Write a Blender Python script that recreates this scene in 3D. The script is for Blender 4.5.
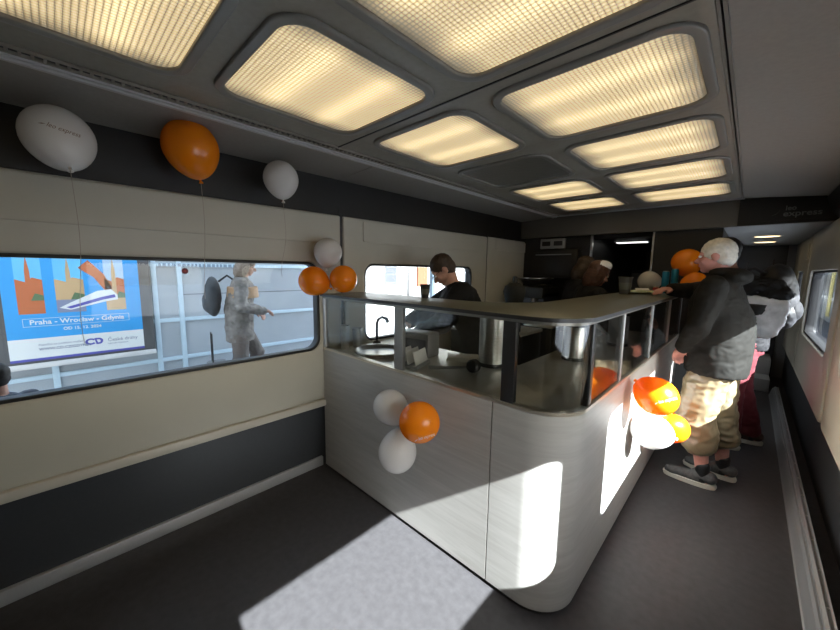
import bpy, bmesh, math, random
from mathutils import Vector, Matrix, noise
random.seed(4)
S = bpy.context.scene
for o in list(bpy.data.objects): bpy.data.objects.remove(o, do_unlink=True)
COL = S.collection
PI = math.pi
V = Vector

# ------------------------------------------------------------ camera
cam = bpy.data.cameras.new('camera'); camo = bpy.data.objects.new('camera', cam); COL.objects.link(camo)
F = 345.0
dY = V(((751-420)/F, -(275-315)/F, -1)).normalized()
dX = -V(((48-420)/F, -(265-315)/F, -1)); dX = (dX - dX.dot(dY)*dY).normalized()
dZ = dX.cross(dY)
camo.matrix_world = Matrix.Translation((0, 0, 1.45)) @ Matrix((dX, dY, dZ)).to_4x4()
cam.sensor_width = 36; cam.lens = F/840*36; cam.clip_start = .02; cam.clip_end = 300
S.camera = camo

# ------------------------------------------------------------ sky, sun, exposure
SUN = V((1.0, -0.10, 0.777)).normalized()          # towards the sun
w = bpy.data.worlds.new('sky'); S.world = w; w.use_nodes = True
nt = w.node_tree; bg = nt.nodes['Background']
sk = nt.nodes.new('ShaderNodeTexSky'); sk.sky_type = 'NISHITA'; sk.sun_disc = False
sk.sun_elevation = math.asin(SUN.z); sk.sun_rotation = math.atan2(SUN.x, SUN.y)
sk.dust_density = 2.0; sk.air_density = 1.0; sk.ozone_density = 1.0
hs = nt.nodes.new('ShaderNodeHueSaturation'); hs.inputs['Saturation'].default_value = .55
nt.links.new(sk.outputs[0], hs.inputs['Color']); nt.links.new(hs.outputs[0], bg.inputs[0])
bg.inputs[1].default_value = .78
sl = bpy.data.lights.new('sun', 'SUN'); sl.energy = 60; sl.angle = .0093; sl.color = (.94, .97, 1.0)
slo = bpy.data.objects.new('sun', sl); COL.objects.link(slo)
slo.rotation_euler = SUN.to_track_quat('Z', 'Y').to_euler(); slo.location = (12, -2, 9)
S.view_settings.view_transform = 'Standard'; S.view_settings.look = 'None'
S.view_settings.exposure = 0.0; S.view_settings.gamma = 1.0; S.view_settings.use_curve_mapping = False
LAMP = 1.12                                         # brightness of the ceiling light lenses

# ------------------------------------------------------------ materials
def hexc(c): return tuple(((x/255)/12.92 if x/255 <= .04045 else ((x/255+.055)/1.055)**2.4) for x in c)
def mat(name, col, rough=.5, metal=0, noise_s=None, noise_a=.15, bump=0, bscale=None, coat=0, emit=0, ecol=None, trans=0, spec=.5, stretch=None, sss=0):
    m = bpy.data.materials.new(name); m.use_nodes = True
    t = m.node_tree; b = t.nodes['Principled BSDF']
    b.inputs['Base Color'].default_value = (*col, 1); b.inputs['Roughness'].default_value = rough
    b.inputs['Metallic'].default_value = metal; b.inputs['Coat Weight'].default_value = coat
    b.inputs['Specular IOR Level'].default_value = spec
    if emit: b.inputs['Emission Strength'].default_value = emit; b.inputs['Emission Color'].default_value = (*(ecol or col), 1)
    tc = t.nodes.new('ShaderNodeTexCoord'); mp = t.nodes.new('ShaderNodeMapping')
    t.links.new(tc.outputs['Object'], mp.inputs[0])
    if stretch: mp.inputs['Scale'].default_value = stretch
    if noise_s:
        n = t.nodes.new('ShaderNodeTexNoise'); n.inputs['Scale'].default_value = noise_s; n.inputs['Detail'].default_value = 5
        t.links.new(mp.outputs[0], n.inputs['Vector'])
        r = t.nodes.new('ShaderNodeMapRange'); r.inputs[1].default_value = .3; r.inputs[2].default_value = .7
        r.inputs[3].default_value = 1-noise_a; r.inputs[4].default_value = 1+noise_a
        t.links.new(n.outputs[0], r.inputs[0])
        mx = t.nodes.new('ShaderNodeVectorMath'); mx.operation = 'SCALE'; mx.inputs[0].default_value = col
        t.links.new(r.outputs[0], mx.inputs['Scale']); t.links.new(mx.outputs[0], b.inputs['Base Color'])
    if bump:
        n2 = t.nodes.new('ShaderNodeTexNoise'); n2.inputs['Scale'].default_value = bscale or 60; n2.inputs['Detail'].default_value = 4
        t.links.new(mp.outputs[0], n2.inputs['Vector'])
        bp = t.nodes.new('ShaderNodeBump'); bp.inputs['Strength'].default_value = bump; bp.inputs['Distance'].default_value = .01
        t.links.new(n2.outputs[0], bp.inputs['Height']); t.links.new(bp.outputs[0], b.inputs['Normal'])
    return m
def glass(name, tint, ior=1.5, rough=0.0):
    m = bpy.data.materials.new(name); m.use_nodes = True; t = m.node_tree; t.nodes.clear()
    o = t.nodes.new('ShaderNodeOutputMaterial'); mx = t.nodes.new('ShaderNodeMixShader')
    tr = t.nodes.new('ShaderNodeBsdfTransparent'); tr.inputs[0].default_value = (*tint, 1)
    gl = t.nodes.new('ShaderNodeBsdfGlossy'); gl.inputs['Roughness'].default_value = rough
    fr = t.nodes.new('ShaderNodeFresnel')
    ge = t.nodes.new('ShaderNodeNewGeometry'); m1 = t.nodes.new('ShaderNodeMath'); m1.operation = 'MULTIPLY_ADD'; m1.inputs[1].default_value = -2; m1.inputs[2].default_value = 1
    m2 = t.nodes.new('ShaderNodeMath'); m2.operation = 'POWER'; m2.inputs[0].default_value = ior      # same reflectance on both faces of the pane
    t.links.new(ge.outputs['Backfacing'], m1.inputs[0]); t.links.new(m1.outputs[0], m2.inputs[1]); t.links.new(m2.outputs[0], fr.inputs[0])
    t.links.new(fr.outputs[0], mx.inputs[0]); t.links.new(tr.outputs[0], mx.inputs[1]); t.links.new(gl.outputs[0], mx.inputs[2])
    t.links.new(mx.outputs[0], o.inputs[0]); return m

M = {}
M['floor'] = mat('vinyl floor', (.046, .044, .046), .45, noise_s=28, noise_a=.14, bump=.05, bscale=300, spec=.28)
M['beige'] = mat('beige wall lining', (.49, .465, .39), .42, noise_s=3, noise_a=.04, spec=.4)
M['beige2'] = mat('beige lip', (.54, .50, .42), .4)
M['darkwall'] = mat('dark grey wall panel', (.034, .037, .041), .45, noise_s=80, noise_a=.06)
M['black'] = mat('black panel', (.011, .011, .011), .5, noise_s=40, noise_a=.1)
M['rubber'] = mat('black rubber', (.012, .012, .013), .45)
M['soffit'] = mat('grey soffit', (.27, .25, .22), .5, noise_s=60, noise_a=.05)
M['ceilframe'] = mat('taupe ceiling frame', (.25, .225, .18), .4, noise_s=50, noise_a=.06)
M['ceilring'] = mat('ceiling light ring', (.20, .185, .16), .35)
M['lens_off'] = mat('unlit lens', (.13, .12, .10), .35, bump=.3, bscale=60)
M['steel'] = mat('brushed steel', (.52, .51, .49), .28, metal=1, noise_s=6, noise_a=.12, stretch=(2, 2, 40))
M['steelflat'] = mat('steel worktop', (.50, .48, .42), .30, metal=.6, noise_s=4, noise_a=.15, bump=.03, bscale=30)
M['alu'] = mat('aluminium profile', (.50, .50, .50), .45, metal=.5)
M['rail'] = mat('pale rail', (.48, .47, .45), .45)
M['champ'] = mat('pale metal trim', (.62, .57, .48), .3, metal=.8)
M['worktop'] = mat('olive grey counter top', (.115, .115, .085), .35, noise_s=60, noise_a=.08, spec=.5)
M['worktopedge'] = mat('counter top edge', (.20, .19, .165), .35, metal=.5)
M['white'] = mat('white plastic', (.75, .74, .72), .4)
M['cream'] = mat('cream plastic', (.55, .52, .45), .4)
M['darkblue'] = mat('dark blue plastic', (.02, .025, .05), .4)
M['greypl'] = mat('grey plastic', (.22, .23, .24), .4)
M['glasswin'] = glass('window glass', (.93, .95, .95), 1.3)
M['glassctr'] = glass('counter glass', (.82, .82, .80), 1.5)
M['skin'] = mat('skin', (.52, .28, .20), .5, noise_s=30, noise_a=.08)
M['skinred'] = mat('ruddy skin', (.55, .25, .20), .5, noise_s=30, noise_a=.1)

def laminate():
    m = mat('grey wood laminate', (.40, .385, .36), .38, spec=.45)
    t = m.node_tree; b = t.nodes['Principled BSDF']
    tc = t.nodes.new('ShaderNodeTexCoord'); mp = t.nodes.new('ShaderNodeMapping'); mp.inputs['Scale'].default_value = (1.2, 1.2, 15)
    mp.inputs['Rotation'].default_value = (.02, .03, 0)
    n = t.nodes.new('ShaderNodeTexNoise'); n.inputs['Scale'].default_value = 2.2; n.inputs['Detail'].default_value = 8; n.inputs['Roughness'].default_value = .65
    n.inputs['Distortion'].default_value = .6
    r = t.nodes.new('ShaderNodeValToRGB'); e = r.color_ramp.elements
    e[0].position = .28; e[0].color = (.335, .32, .295, 1); e[1].position = .72; e[1].color = (.43, .415, .39, 1)
    t.links.new(tc.outputs['Object'], mp.inputs[0]); t.links.new(mp.outputs[0], n.inputs['Vector']); t.links.new(n.outputs[0], r.inputs[0])
    t.links.new(r.outputs[0], b.inputs['Base Color']); return m
M['lam'] = laminate()

def lens_mat():
    # prismatic diffuser of a lamp: two tubes across the width glow through a grid of small prisms
    m = bpy.data.materials.new('lit prismatic lens'); m.use_nodes = True; t = m.node_tree; L = t.links
    b = t.nodes['Principled BSDF']; b.inputs['Base Color'].default_value = (.55, .5, .4, 1); b.inputs['Roughness'].default_value = .3
    tc = t.nodes.new('ShaderNodeTexCoord'); sp = t.nodes.new('ShaderNodeSeparateXYZ'); L.new(tc.outputs['Object'], sp.inputs[0])
    def mth(op, a, bb=None, c=None):
        n = t.nodes.new('ShaderNodeMath'); n.operation = op
        for i, x in enumerate((a, bb, c)):
            if x is None: continue
            if isinstance(x, (int, float)): n.inputs[i].default_value = x
            else: L.new(x, n.inputs[i])
        return n.outputs[0]
    x, y = sp.outputs[0], sp.outputs[1]
    gx = mth('ABSOLUTE', mth('SINE', mth('MULTIPLY', x, PI/.014))); gy = mth('ABSOLUTE', mth('SINE', mth('MULTIPLY', y, PI/.014)))
    grid = mth('POWER', mth('MULTIPLY', gx, gy), .55)
    t1 = mth('POWER', 2.718, mth('MULTIPLY', mth('POWER', mth('DIVIDE', mth('SUBTRACT', mth('ABSOLUTE', y), .115), .05), 2), -1))
    base = mth('MULTIPLY_ADD', t1, .50, .66)
    edge = mth('MINIMUM', 1, mth('MULTIPLY', mth('SUBTRACT', .30, mth('ABSOLUTE', x)), 9))
    val = mth('MULTIPLY', mth('MULTIPLY', base, edge), mth('MULTIPLY_ADD', grid, 1.25, .10))
    b.inputs['Emission Color'].default_value = (1.0, .755, .39, 1)
    L.new(mth('MULTIPLY', val, LAMP), b.inputs['Emission Strength'])
    bp = t.nodes.new('ShaderNodeBump'); bp.inputs['Strength'].default_value = .5; bp.inputs['Distance'].default_value = .004
    L.new(grid, bp.inputs['Height']); L.new(bp.outputs[0], b.inputs['Normal'])
    return m
M['lens'] = lens_mat()

def balloon_mat(name, col):
    m = mat(name, col, .25, spec=.5)
    t = m.node_tree; b = t.nodes['Principled BSDF']
    tr = t.nodes.new('ShaderNodeBsdfTranslucent'); tr.inputs[0].default_value = (*col, 1)
    mx = t.nodes.new('ShaderNodeMixShader'); mx.inputs[0].default_value = .28
    o = t.nodes['Material Output']; t.links.new(b.outputs[0], mx.inputs[1]); t.links.new(tr.outputs[0], mx.inputs[2]); t.links.new(mx.outputs[0], o.inputs[0])
    return m
M['orange'] = balloon_mat('orange latex', (.92, .27, .008))
M['wballoon'] = balloon_mat('white latex', (.74, .72, .70))

# ------------------------------------------------------------ helpers
def link(name, me, m=None, parent=None, smooth=False):
    o = bpy.data.objects.new(name, me); COL.objects.link(o)
    if m: me.materials.clear(); me.materials.append(m)
    if parent: o.parent = parent
    if smooth:
        for p in me.polygons: p.use_smooth = True
    return o
def fin(name, bm, m, parent=None, smooth=False):
    bmesh.ops.recalc_face_normals(bm, faces=bm.faces)
    me = bpy.data.meshes.new(name); bm.to_mesh(me); bm.free()
    o = link(name, me, m, parent, smooth)
    if smooth == 'auto': autosmooth(me)
    return o
def autosmooth(me, ang=35):
    for p in me.polygons: p.use_smooth = True
    b = bmesh.new(); b.from_mesh(me); lim = math.radians(ang)
    for e in b.edges:
        if len(e.link_faces) == 2 and e.calc_face_angle(0) > lim: e.smooth = False
    b.to_mesh(me); b.free()
def tag(o, label=None, cat=None, group=None, kind=None):
    if label: o['label'] = label
    if cat: o['category'] = cat
    if group: o['group'] = group
    if kind: o['kind'] = kind
    return o
def struct(o): o['kind'] = 'structure'; return o
def thing(name, label, cat, loc=(0, 0, 0), rz=0, group=None):
    o = bpy.data.objects.new(name, None); COL.objects.link(o); o.empty_display_size = .05
    o.location = loc; o.rotation_euler.z = rz
    return tag(o, label, cat, group)
def box(bm, a, b, bev=0, rot=None, piv=None):
    a = V(a); b = V(b); g = bmesh.ops.create_cube(bm, size=1)
    vs = g['verts']; c = (a+b)/2; d = b-a
    for v in vs: v.co = V((v.co.x*abs(d.x), v.co.y*abs(d.y), v.co.z*abs(d.z))) + c
    if bev:
        es = list({e for v in vs for e in v.link_edges})
        r = bmesh.ops.bevel(bm, geom=es, offset=bev, segments=2, affect='EDGES', profile=.5)
        vs = list({v for f in r['faces'] for v in f.verts} | {v for v in vs if v.is_valid})
    if rot is not None:
        p = V(piv) if piv is not None else c
        for v in vs:
            if v.is_valid: v.co = rot @ (v.co-p) + p
    return vs
def boxo(name, a, b, m, parent=None, bev=0, rot=None):
    bm = bmesh.new(); box(bm, a, b, bev, rot); return fin(name, bm, m, parent, 'auto' if bev else False)
def rotz(a): return Matrix.Rotation(a, 3, 'Z')
def tube(bm, pts, r, seg=10, caps=True):
    pts = [V(p) for p in pts]; rings = []
    rr = r if isinstance(r, (list, tuple)) else [r]*len(pts)
    up = None
    for i, p in enumerate(pts):
        d = (pts[min(i+1, len(pts)-1)] - pts[max(i-1, 0)]).normalized()
        if up is None: up = V((0, 0, 1)) if abs(d.z) < .9 else V((1, 0, 0))
        s = d.cross(up).normalized(); up = s.cross(d).normalized()
        rings.append([bm.verts.new(p + rr[i]*(math.cos(2*PI*k/seg)*s + math.sin(2*PI*k/seg)*up)) for k in range(seg)])
    for a, b in zip(rings, rings[1:]):
        for k in range(seg): bm.faces.new((a[k], a[(k+1) % seg], b[(k+1) % seg], b[k]))
    if caps: bm.faces.new(rings[0][::-1]); bm.faces.new(rings[-1])
def lathe(bm, prof, c=(0, 0, 0), seg=32, mtx=None):
    rings = []; c = V(c)
    for r, z in prof:
        if r < 1e-5: q = [bm.verts.new(V((0, 0, z)))]
        else: q = [bm.verts.new(V((r*math.cos(2*PI*k/seg), r*math.sin(2*PI*k/seg), z))) for k in range(seg)]
        rings.append(q)
    for a, b in zip(rings, rings[1:]):
        for k in range(seg):
            if len(a) == 1 and len(b) == 1: continue
            if len(a) == 1: bm.faces.new((a[0], b[(k+1) % seg], b[k]))
            elif len(b) == 1: bm.faces.new((a[k], a[(k+1) % seg], b[0]))
            else: bm.faces.new((a[k], a[(k+1) % seg], b[(k+1) % seg], b[k]))
    for q in rings:
        for v in q:
            v.co = (mtx @ v.co if mtx else v.co) + c
def latheo(name, prof, c, m, parent=None, seg=32, mtx=None):
    bm = bmesh.new(); lathe(bm, prof, c, seg, mtx); return fin(name, bm, m, parent, 'auto')
def tubeo(name, pts, r, m, parent=None, seg=10):
    bm = bmesh.new(); tube(bm, pts, r, seg); return fin(name, bm, m, parent, 'auto')
def rrect(x0, y0, x1, y1, r=.08, n=8):
    rs = r if isinstance(r, (list, tuple)) else [r]*4          # bl, br, tr, tl
    out = []
    for (cx, cy, a0, q) in ((x0, y0, PI, rs[0]), (x1, y0, 1.5*PI, rs[1]), (x1, y1, 0, rs[2]), (x0, y1, .5*PI, rs[3])):
        sx = 1 if cx == x0 else -1; sy = 1 if cy == y0 else -1
        for k in range(n+1):
            a = a0 + (PI/2)*k/n; out.append((cx+sx*q+q*math.cos(a), cy+sy*q+q*math.sin(a)))
    return out
def evaluated(o):
    dg = bpy.context.evaluated_depsgraph_get(); dg.update()
    return bpy.data.meshes.new_from_object(o.evaluated_get(dg))
def plate(name, loops, th, m, mtx, parent=None, bev=0):
    """flat plate bounded by loops[0], pierced by the others; plate centre plane at local z=0"""
    cu = bpy.data.curves.new(name, 'CURVE'); cu.dimensions = '2D'; cu.fill_mode = 'BOTH'
    cu.extrude = max(th/2-bev, 0); cu.bevel_depth = bev; cu.bevel_resolution = 2; cu.offset = -bev
    for lp in loops:
        s = cu.splines.new('POLY'); s.points.add(len(lp)-1)
        for p, (x, y) in zip(s.points, lp): p.co = (x, y, 0, 1)
        s.use_cyclic_u = True
    t = bpy.data.objects.new('tmp', cu); COL.objects.link(t)
    me = evaluated(t); bpy.data.objects.remove(t, do_unlink=True); bpy.data.curves.remove(cu)
    me.transform(mtx); me.name = name
    b = bmesh.new(); b.from_mesh(me); bmesh.ops.remove_doubles(b, verts=b.verts, dist=1e-5); bmesh.ops.recalc_face_normals(b, faces=b.faces); b.to_mesh(me); b.free()
    o = link(name, me, m, parent)
    if bev: autosmooth(me)
    return o
def MX(x):      # local (u,v,w) -> world (x+w, u, v): a plate standing in the plane x = const
    return Matrix(((0, 0, 1, x), (1, 0, 0, 0), (0, 1, 0, 0), (0, 0, 0, 1)))
def MY(y):      # local (u,v,w) -> (u, y-w, v)
    return Matrix(((1, 0, 0, 0), (0, 0, -1, y), (0, 1, 0, 0), (0, 0, 0, 1)))
def MZ(z): return Matrix.Translation((0, 0, z))
def text(name, s, size, m, mtx, parent=None, depth=.001, align='CENTER', shear=0, bold=0, sx=1):
    cu = bpy.data.curves.new(name, 'FONT'); cu.body = s; cu.size = size; cu.align_x = align; cu.align_y = 'CENTER'
    cu.extrude = depth; cu.shear = shear; cu.offset = bold; cu.resolution_u = 3
    t = bpy.data.objects.new('tmp', cu); COL.objects.link(t)
    me = evaluated(t); bpy.data.objects.remove(t, do_unlink=True)
    me.transform(mtx @ Matrix.Diagonal((sx, 1, 1, 1))); return link(name, me, m, parent)
def offset_path(path, d):
    """offset an open xy polyline to its left by d"""
    out = []
    for i, p in enumerate(path):
        a = V(path[max(i-1, 0)]).to_2d(); b = V(path[min(i+1, len(path)-1)]).to_2d(); t = (b-a).normalized()
        out.append((p[0]-t.y*d, p[1]+t.x*d))
    return out
def ribbon(name, path, z0, z1, th, m, parent=None, out=0):
    """upright sheet following an xy path; its face lies on the path, thickness to the left (inside)"""
    A = offset_path(path, -out); B = offset_path(path, th); bm = bmesh.new(); R = []
    for a, b in zip(A, B):
        R.append([bm.verts.new((a[0], a[1], z0)), bm.verts.new((a[0], a[1], z1)), bm.verts.new((b[0], b[1], z1)), bm.verts.new((b[0], b[1], z0))])
    for p, q in zip(R, R[1:]):
        for k in range(4): bm.faces.new((p[k], p[(k+1) % 4], q[(k+1) % 4], q[k]))
    bm.faces.new(R[0][::-1]); bm.faces.new(R[-1])
    return fin(name, bm, m, parent, 'auto')

# ------------------------------------------------------------ ray helper for placing small things on known planes
CAMR = Matrix((dX, dY, dZ)); CAMO = V((0, 0, 1.45))
def at(px, py, ax, v):
    r = CAMR @ V(((px-420)/F, -(py-315)/F, -1)); return CAMO + r*((v-CAMO[ax])/r[ax])
def atd(px, py, d): return CAMO + (CAMR @ V(((px-420)/F, -(py-315)/F, -1)))*d

# ============================================================ THE CARRIAGE
XL, XR = -2.19, .46          # wall planes behind the linings
Y0, Y1, YE = -1.6, 4.12, 7.0
struct(boxo('floor', (-2.3, Y0-.1, -.08), (.6, 7.2, 0), M['floor']))
struct(boxo('trim_20', (-2.42, Y0-.2, -1.0), (-2.30, 7.3, .0), M['greypl']))   # body side below the floor
struct(boxo('trim_21', (.60, Y0-.2, -1.0), (.70, 7.3, .0), M['greypl']))

# left wall: structural skin with window openings
WL = [(-.30, 1.25), (1.64, 3.06)]
ZB, ZT = .885, 1.495
out = [(-1.7, .0), (7.2, .0), (7.2, 2.3), (-1.7, 2.3)]
holes = [rrect(a-.01, ZB-.01, b+.01, ZT+.01, .09) for a, b in WL]
struct(plate('wall_left', [out]+holes, .05, M['darkwall'], MX(-2.217)))
# linings (beige) with a soft lip at the bottom
def lining(n, y0, y1, hole, x, side, zt=1.825):
    lp = [rrect(y0, .475, y1, zt, [.05, .05, .012, .012])]
    if hole: lp.append(rrect(hole[0], ZB, hole[1], ZT, .085))
    return struct(plate(n, lp, .045, M['beige'], MX(x), bev=.012))
lining('trim_1', -.47, 1.425, WL[0], -2.168, 1)
lining('trim_2', 1.45, 3.325, WL[1], -2.168, 1)
struct(plate('trim_3', [rrect(3.35, .475, 4.45, 1.83, [.05, .05, .01, .01])], .045, M['beige'], MX(-2.168), bev=.012))
struct(plate('trim_4', [rrect(-1.6, .475, -.495, 1.825, [.05, .05, .01, .01])], .045, M['beige'], MX(-2.168), bev=.012))
struct(boxo('trim_17', (-2.155, -.47, .472), (-2.118, 1.425, .525), M['beige2'], bev=.016))
struct(boxo('trim_18', (-2.155, 1.45, .472), (-2.118, 3.325, .525), M['beige2'], bev=.016))
# raised fields above the windows
struct(plate('trim_5', [rrect(-.30, 1.625, 1.36, 1.815, .012)], .012, M['beige'], MX(-2.142), bev=.005))
struct(plate('trim_6', [rrect(1.62, 1.655, 3.20, 1.812, .02)], .012, M['beige'], MX(-2.142), bev=.005))
struct(plate('trim_7', [rrect(3.50, 1.69, 4.40, 1.812, .012)], .012, M['beige'], MX(-2.142), bev=.005))
# seams
struct(boxo('trim_8', (-2.187, 1.425, .48), (-2.16, 1.45, 1.87), M['rubber']))
struct(boxo('trim_9', (-2.187, 3.325, .48), (-2.16, 3.35, 1.87), M['rubber']))
# dark band between lining and soffit, lower panel, baseboard
struct(boxo('trim_10', (-2.195, -1.6, 1.828), (-2.165, 4.3, 2.10), M['black']))
struct(boxo('baseboard_left', (-2.195, -1.6, 0), (-2.17, 1.262, .068), M['alu'], bev=.003))

def window(n, y0, y1, x, side, zb=ZB, zt=ZT, rr=.085, gx=None):
    """rubber ring and pane; side=+1 when the cabin is towards +x"""
    e = struct(thing(n, None, None))
    plate('window_frame', [rrect(y0-.004, zb-.004, y1+.004, zt+.004, rr), rrect(y0+.016, zb+.016, y1-.016, zt-.016, rr-.01 if not isinstance(rr, list) else [q*.8 for q in rr])], .06, M['rubber'], MX(x), e, bev=.004)
    plate('pane', [rrect(y0+.010, zb+.010, y1-.010, zt-.010, rr)], .006, M['glasswin'], MX(gx if gx else x-.02*side), e)
    return e
window('window_1', WL[0][0], WL[0][1], -2.185, 1)
window('window_2', WL[1][0], WL[1][1], -2.185, 1)

# right wall
WR = [(.205, 1.255), (1.68, 3.10), (3.60, 5.14)]
RR = [[.012, .085, .085, .012], .085, .085]  # first window, unseen: near edge and corners cut to shape the sun patch
holesR = [rrect(a-.01, ZB-.02, b+.01, ZT+.01, r) for (a, b), r in zip(WR, RR)]
holesR.append(rrect(5.75, .95, 6.35, 1.5, .03))
struct(plate('wall_right', [[(-1.7, 0), (7.2, 0), (7.2, 2.3), (-1.7, 2.3)]]+holesR, .06, M['darkwall'], MX(.49)))
def liningR(n, y0, y1, hole, r, zt=1.93, x=.438):
    lp = [rrect(y0, .475, y1, zt, [.06, .06, .012, .012]), rrect(hole[0], hole[2], hole[1], hole[3], r)]
    return struct(plate(n, lp, .04, M['beige'], MX(x), bev=.012))
liningR('trim_11', -.37, 1.425, (WR[0][0], WR[0][1], ZB, ZT), RR[0])
liningR('trim_12', 1.45, 3.325, (WR[1][0], WR[1][1], ZB, ZT), .085)
liningR('trim_13', 3.40, 5.30, (WR[2][0], WR[2][1], ZB, ZT), .085, zt=1.87)
struct(plate('trim_14', [rrect(5.36, .475, 6.95, 1.86, .02), rrect(5.75, .95, 6.35, 1.5, .03)], .04, M['beige'], MX(.438), bev=.008))
struct(boxo('trim_15', (.425, -1.6, .5), (.455, -.385, 1.93), M['beige']))
struct(plate('trim_16', [rrect(5.45, 1.62, 5.62, 1.78, .01)], .01, M['beige'], MX(.413), bev=.004))
for i, ((a, b), r) in enumerate(zip(WR, RR)):
    window('window_%d' % (i+3), a, b, .47, -1, rr=r, gx=.49)
window('window_6', 5.75, 6.35, .46, -1, .95, 1.5, .03, gx=.485)
# heater duct along the right wall
bm = bmesh.new()
prof = [(.300, 0), (.305, .004), (.322, .085), (.330, .098), (.338, .098), (.340, .112), (.352, .118), (.356, .112), (.366, .112), (.372, .118), (.378, .10), (.380, 0)]
rg = []
for y in (-1.6, 5.9): rg.append([bm.verts.new((x, y, z)) for x, z in prof])
for k in range(len(prof)): bm.faces.new((rg[0][k], rg[0][(k+1) % len(prof)], rg[1][(k+1) % len(prof)], rg[1][k]))
bm.faces.new(rg[0][::-1]); bm.faces.new(rg[1])
bb = struct(fin('baseboard_right', bm, mat('duct grey', (.24, .245, .25), .4, metal=.4)))
for k in range(24):
    latheo('rivet', [(0, .004), (.004, .003), (.005, 0)], (.361, -.2+k*.25, .1125), M['steel'], bb, 10)

# ceiling -----------------------------------------------------------------
struct(boxo('ceiling', (-2.4, -1.7, 2.20), (.7, 7.2, 2.30), M['black']))
rows = [(-.20, .31), (.49, 1.00), (1.21, 1.71), (1.92, 2.40), (2.60, 3.09), (3.31, 3.77)]
rows = [(-.93, -.42)] + rows
colsx = [(-1.45, -.94), (-.74, -.20)]
lp = [[(-1.66, -1.6), (-.125, -1.6), (-.125, 4.06), (-1.66, 4.06)]]
for a, b in rows:
    for c, d in colsx: lp.append(rrect(c-.032, a-.032, d+.032, b+.032, .07))
struct(plate('trim_30', lp, .03, M['ceilframe'], MZ(2.112), bev=.006))
k = 0
names = {(0, 0): 0}
desc = {
 (1, 0): 'lit square ceiling light at the left edge above the large white balloon',
 (2, 0): 'lit square ceiling light above and right of the orange ceiling balloon',
 (3, 0): 'smaller lit ceiling light of the left row, just before the unlit panel',
 (4, 0): 'dark unlit ceiling light panel in the left row',
 (5, 0): 'lit ceiling light of the left row, just beyond the unlit panel',
 (6, 0): 'last lit ceiling light of the left row, against the cross beam',
 (2, 1): 'large lit ceiling light at the top centre, cut by the photo edge',
 (3, 1): 'largest whole lit ceiling light of the right row, the near one above the counter',
 (4, 1): 'second whole lit ceiling light of the right row, counted from the near end',
 (5, 1): 'third whole lit ceiling light of the right row, behind the second',
 (6, 1): 'last lit ceiling light of the right row, against the cross beam'}
for i, (a, b) in enumerate(rows):
    for j, (c, d) in enumerate(colsx):
        if (i == 0) or (i == 1 and j == 1): 
            lab = 'lit ceiling light behind the viewpoint, ' + {(0, 0): 'rearmost of the left row', (0, 1): 'rearmost of the right row', (1, 1): 'second from the rear in the right row'}[(i, j)]
        else: lab = desc[(i, j)]
        t = thing('ceiling_light', lab, 'ceiling light', ((c+d)/2, (a+b)/2, 2.09), 0, 'square ceiling lights in two rows')
        hw, hh = (d-c)/2, (b-a)/2
        plate('light_frame', [rrect(-hw-.055, -hh-.055, hw+.055, hh+.055, .105), rrect(-hw-.022, -hh-.022, hw+.022, hh+.022, .075)], .016, M['ceilring'], MZ(.004), t, bev=.006)
        o = plate('diffuser', [rrect(-hw-.026, -hh-.026, hw+.026, hh+.026, .075)], .008, M['lens_off'] if (i, j) == (4, 0) else M['lens'], MZ(.012), t)
        plate('backing', [rrect(-hw-.02, -hh-.02, hw+.02, hh+.02, .05)], .006, M['black'], MZ(.05), t)
# joints between the ceiling modules
for y in (1.105, 2.5):
    pass
# soffits
def quadprism(name, pts, y0, y1, m):
    bm = bmesh.new(); A = [bm.verts.new((x, y0, z)) for x, z in pts]; B = [bm.verts.new((x, y1, z)) for x, z in pts]
    n = len(pts)
    for k in range(n): bm.faces.new((A[k], A[(k+1) % n], B[(k+1) % n], B[k]))
    bm.faces.new(A[::-1]); bm.faces.new(B); return struct(fin(name, bm, m))
ys = [-1.6, -.37, 1.43, 3.34, 4.12]
for i in range(4):
    quadprism('trim_%d' % (31+i), [(-1.752, 2.094), (-2.165, 2.072), (-2.19, 2.09), (-2.19, 2.2), (-1.752, 2.2)], ys[i]+.003, ys[i+1]-.003, M['soffit'])
quadprism('trim_35', [(-.105, 2.10), (.36, 2.06), (.46, 1.97), (.46, 2.2), (-.105, 2.2)], -1.6, 4.12, M['soffit'])
quadprism('trim_36', [(.40, 1.93), (.462, 1.86), (.462, 2.0), (.36, 2.045)], -1.6, 4.1, M['black'])
# rails and perforated air grille beside the left soffit
quadprism('trim_37', [(-1.754, 2.080), (-1.738, 2.080), (-1.738, 2.2), (-1.754, 2.2)], -1.6, 4.1, M['rail'])
quadprism('trim_38', [(-1.738, 2.12), (-1.722, 2.12), (-1.722, 2.2), (-1.738, 2.2)], -1.6, 4.1, M['rubber'])
quadprism('trim_39', [(-1.722, 2.082), (-1.710, 2.082), (-1.710, 2.2), (-1.722, 2.2)], -1.6, 4.1, M['rail'])
gr = thing('air_grille', 'long black perforated air grille along the left edge of the ceiling lights', 'grille', (-1.683, 1.2, 2.088))
boxo('backing', (-.025, -2.8, .010), (.023, 2.85, .02), M['rubber'], gr)
bm = bmesh.new()
box(bm, (-.025, -2.8, 0), (-.020, 2.85, .012)); box(bm, (.018, -2.8, 0), (.023, 2.85, .012))
y = -2.79
while y < 2.84:
    box(bm, (-.021, y, .002), (.019, y+.008, .010)); y += .027
fin('mesh_bars', bm, M['ceilframe'], gr)
# rails beside the right soffit
quadprism('trim_40', [(-.125, 2.094), (-.118, 2.094), (-.118, 2.2), (-.125, 2.2)], -1.6, 4.1, M['ceilring'])
quadprism('trim_41', [(-.112, 2.090), (-.104, 2.090), (-.104, 2.2), (-.112, 2.2)], -1.6, 4.1, M['ceilring'])
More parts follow.
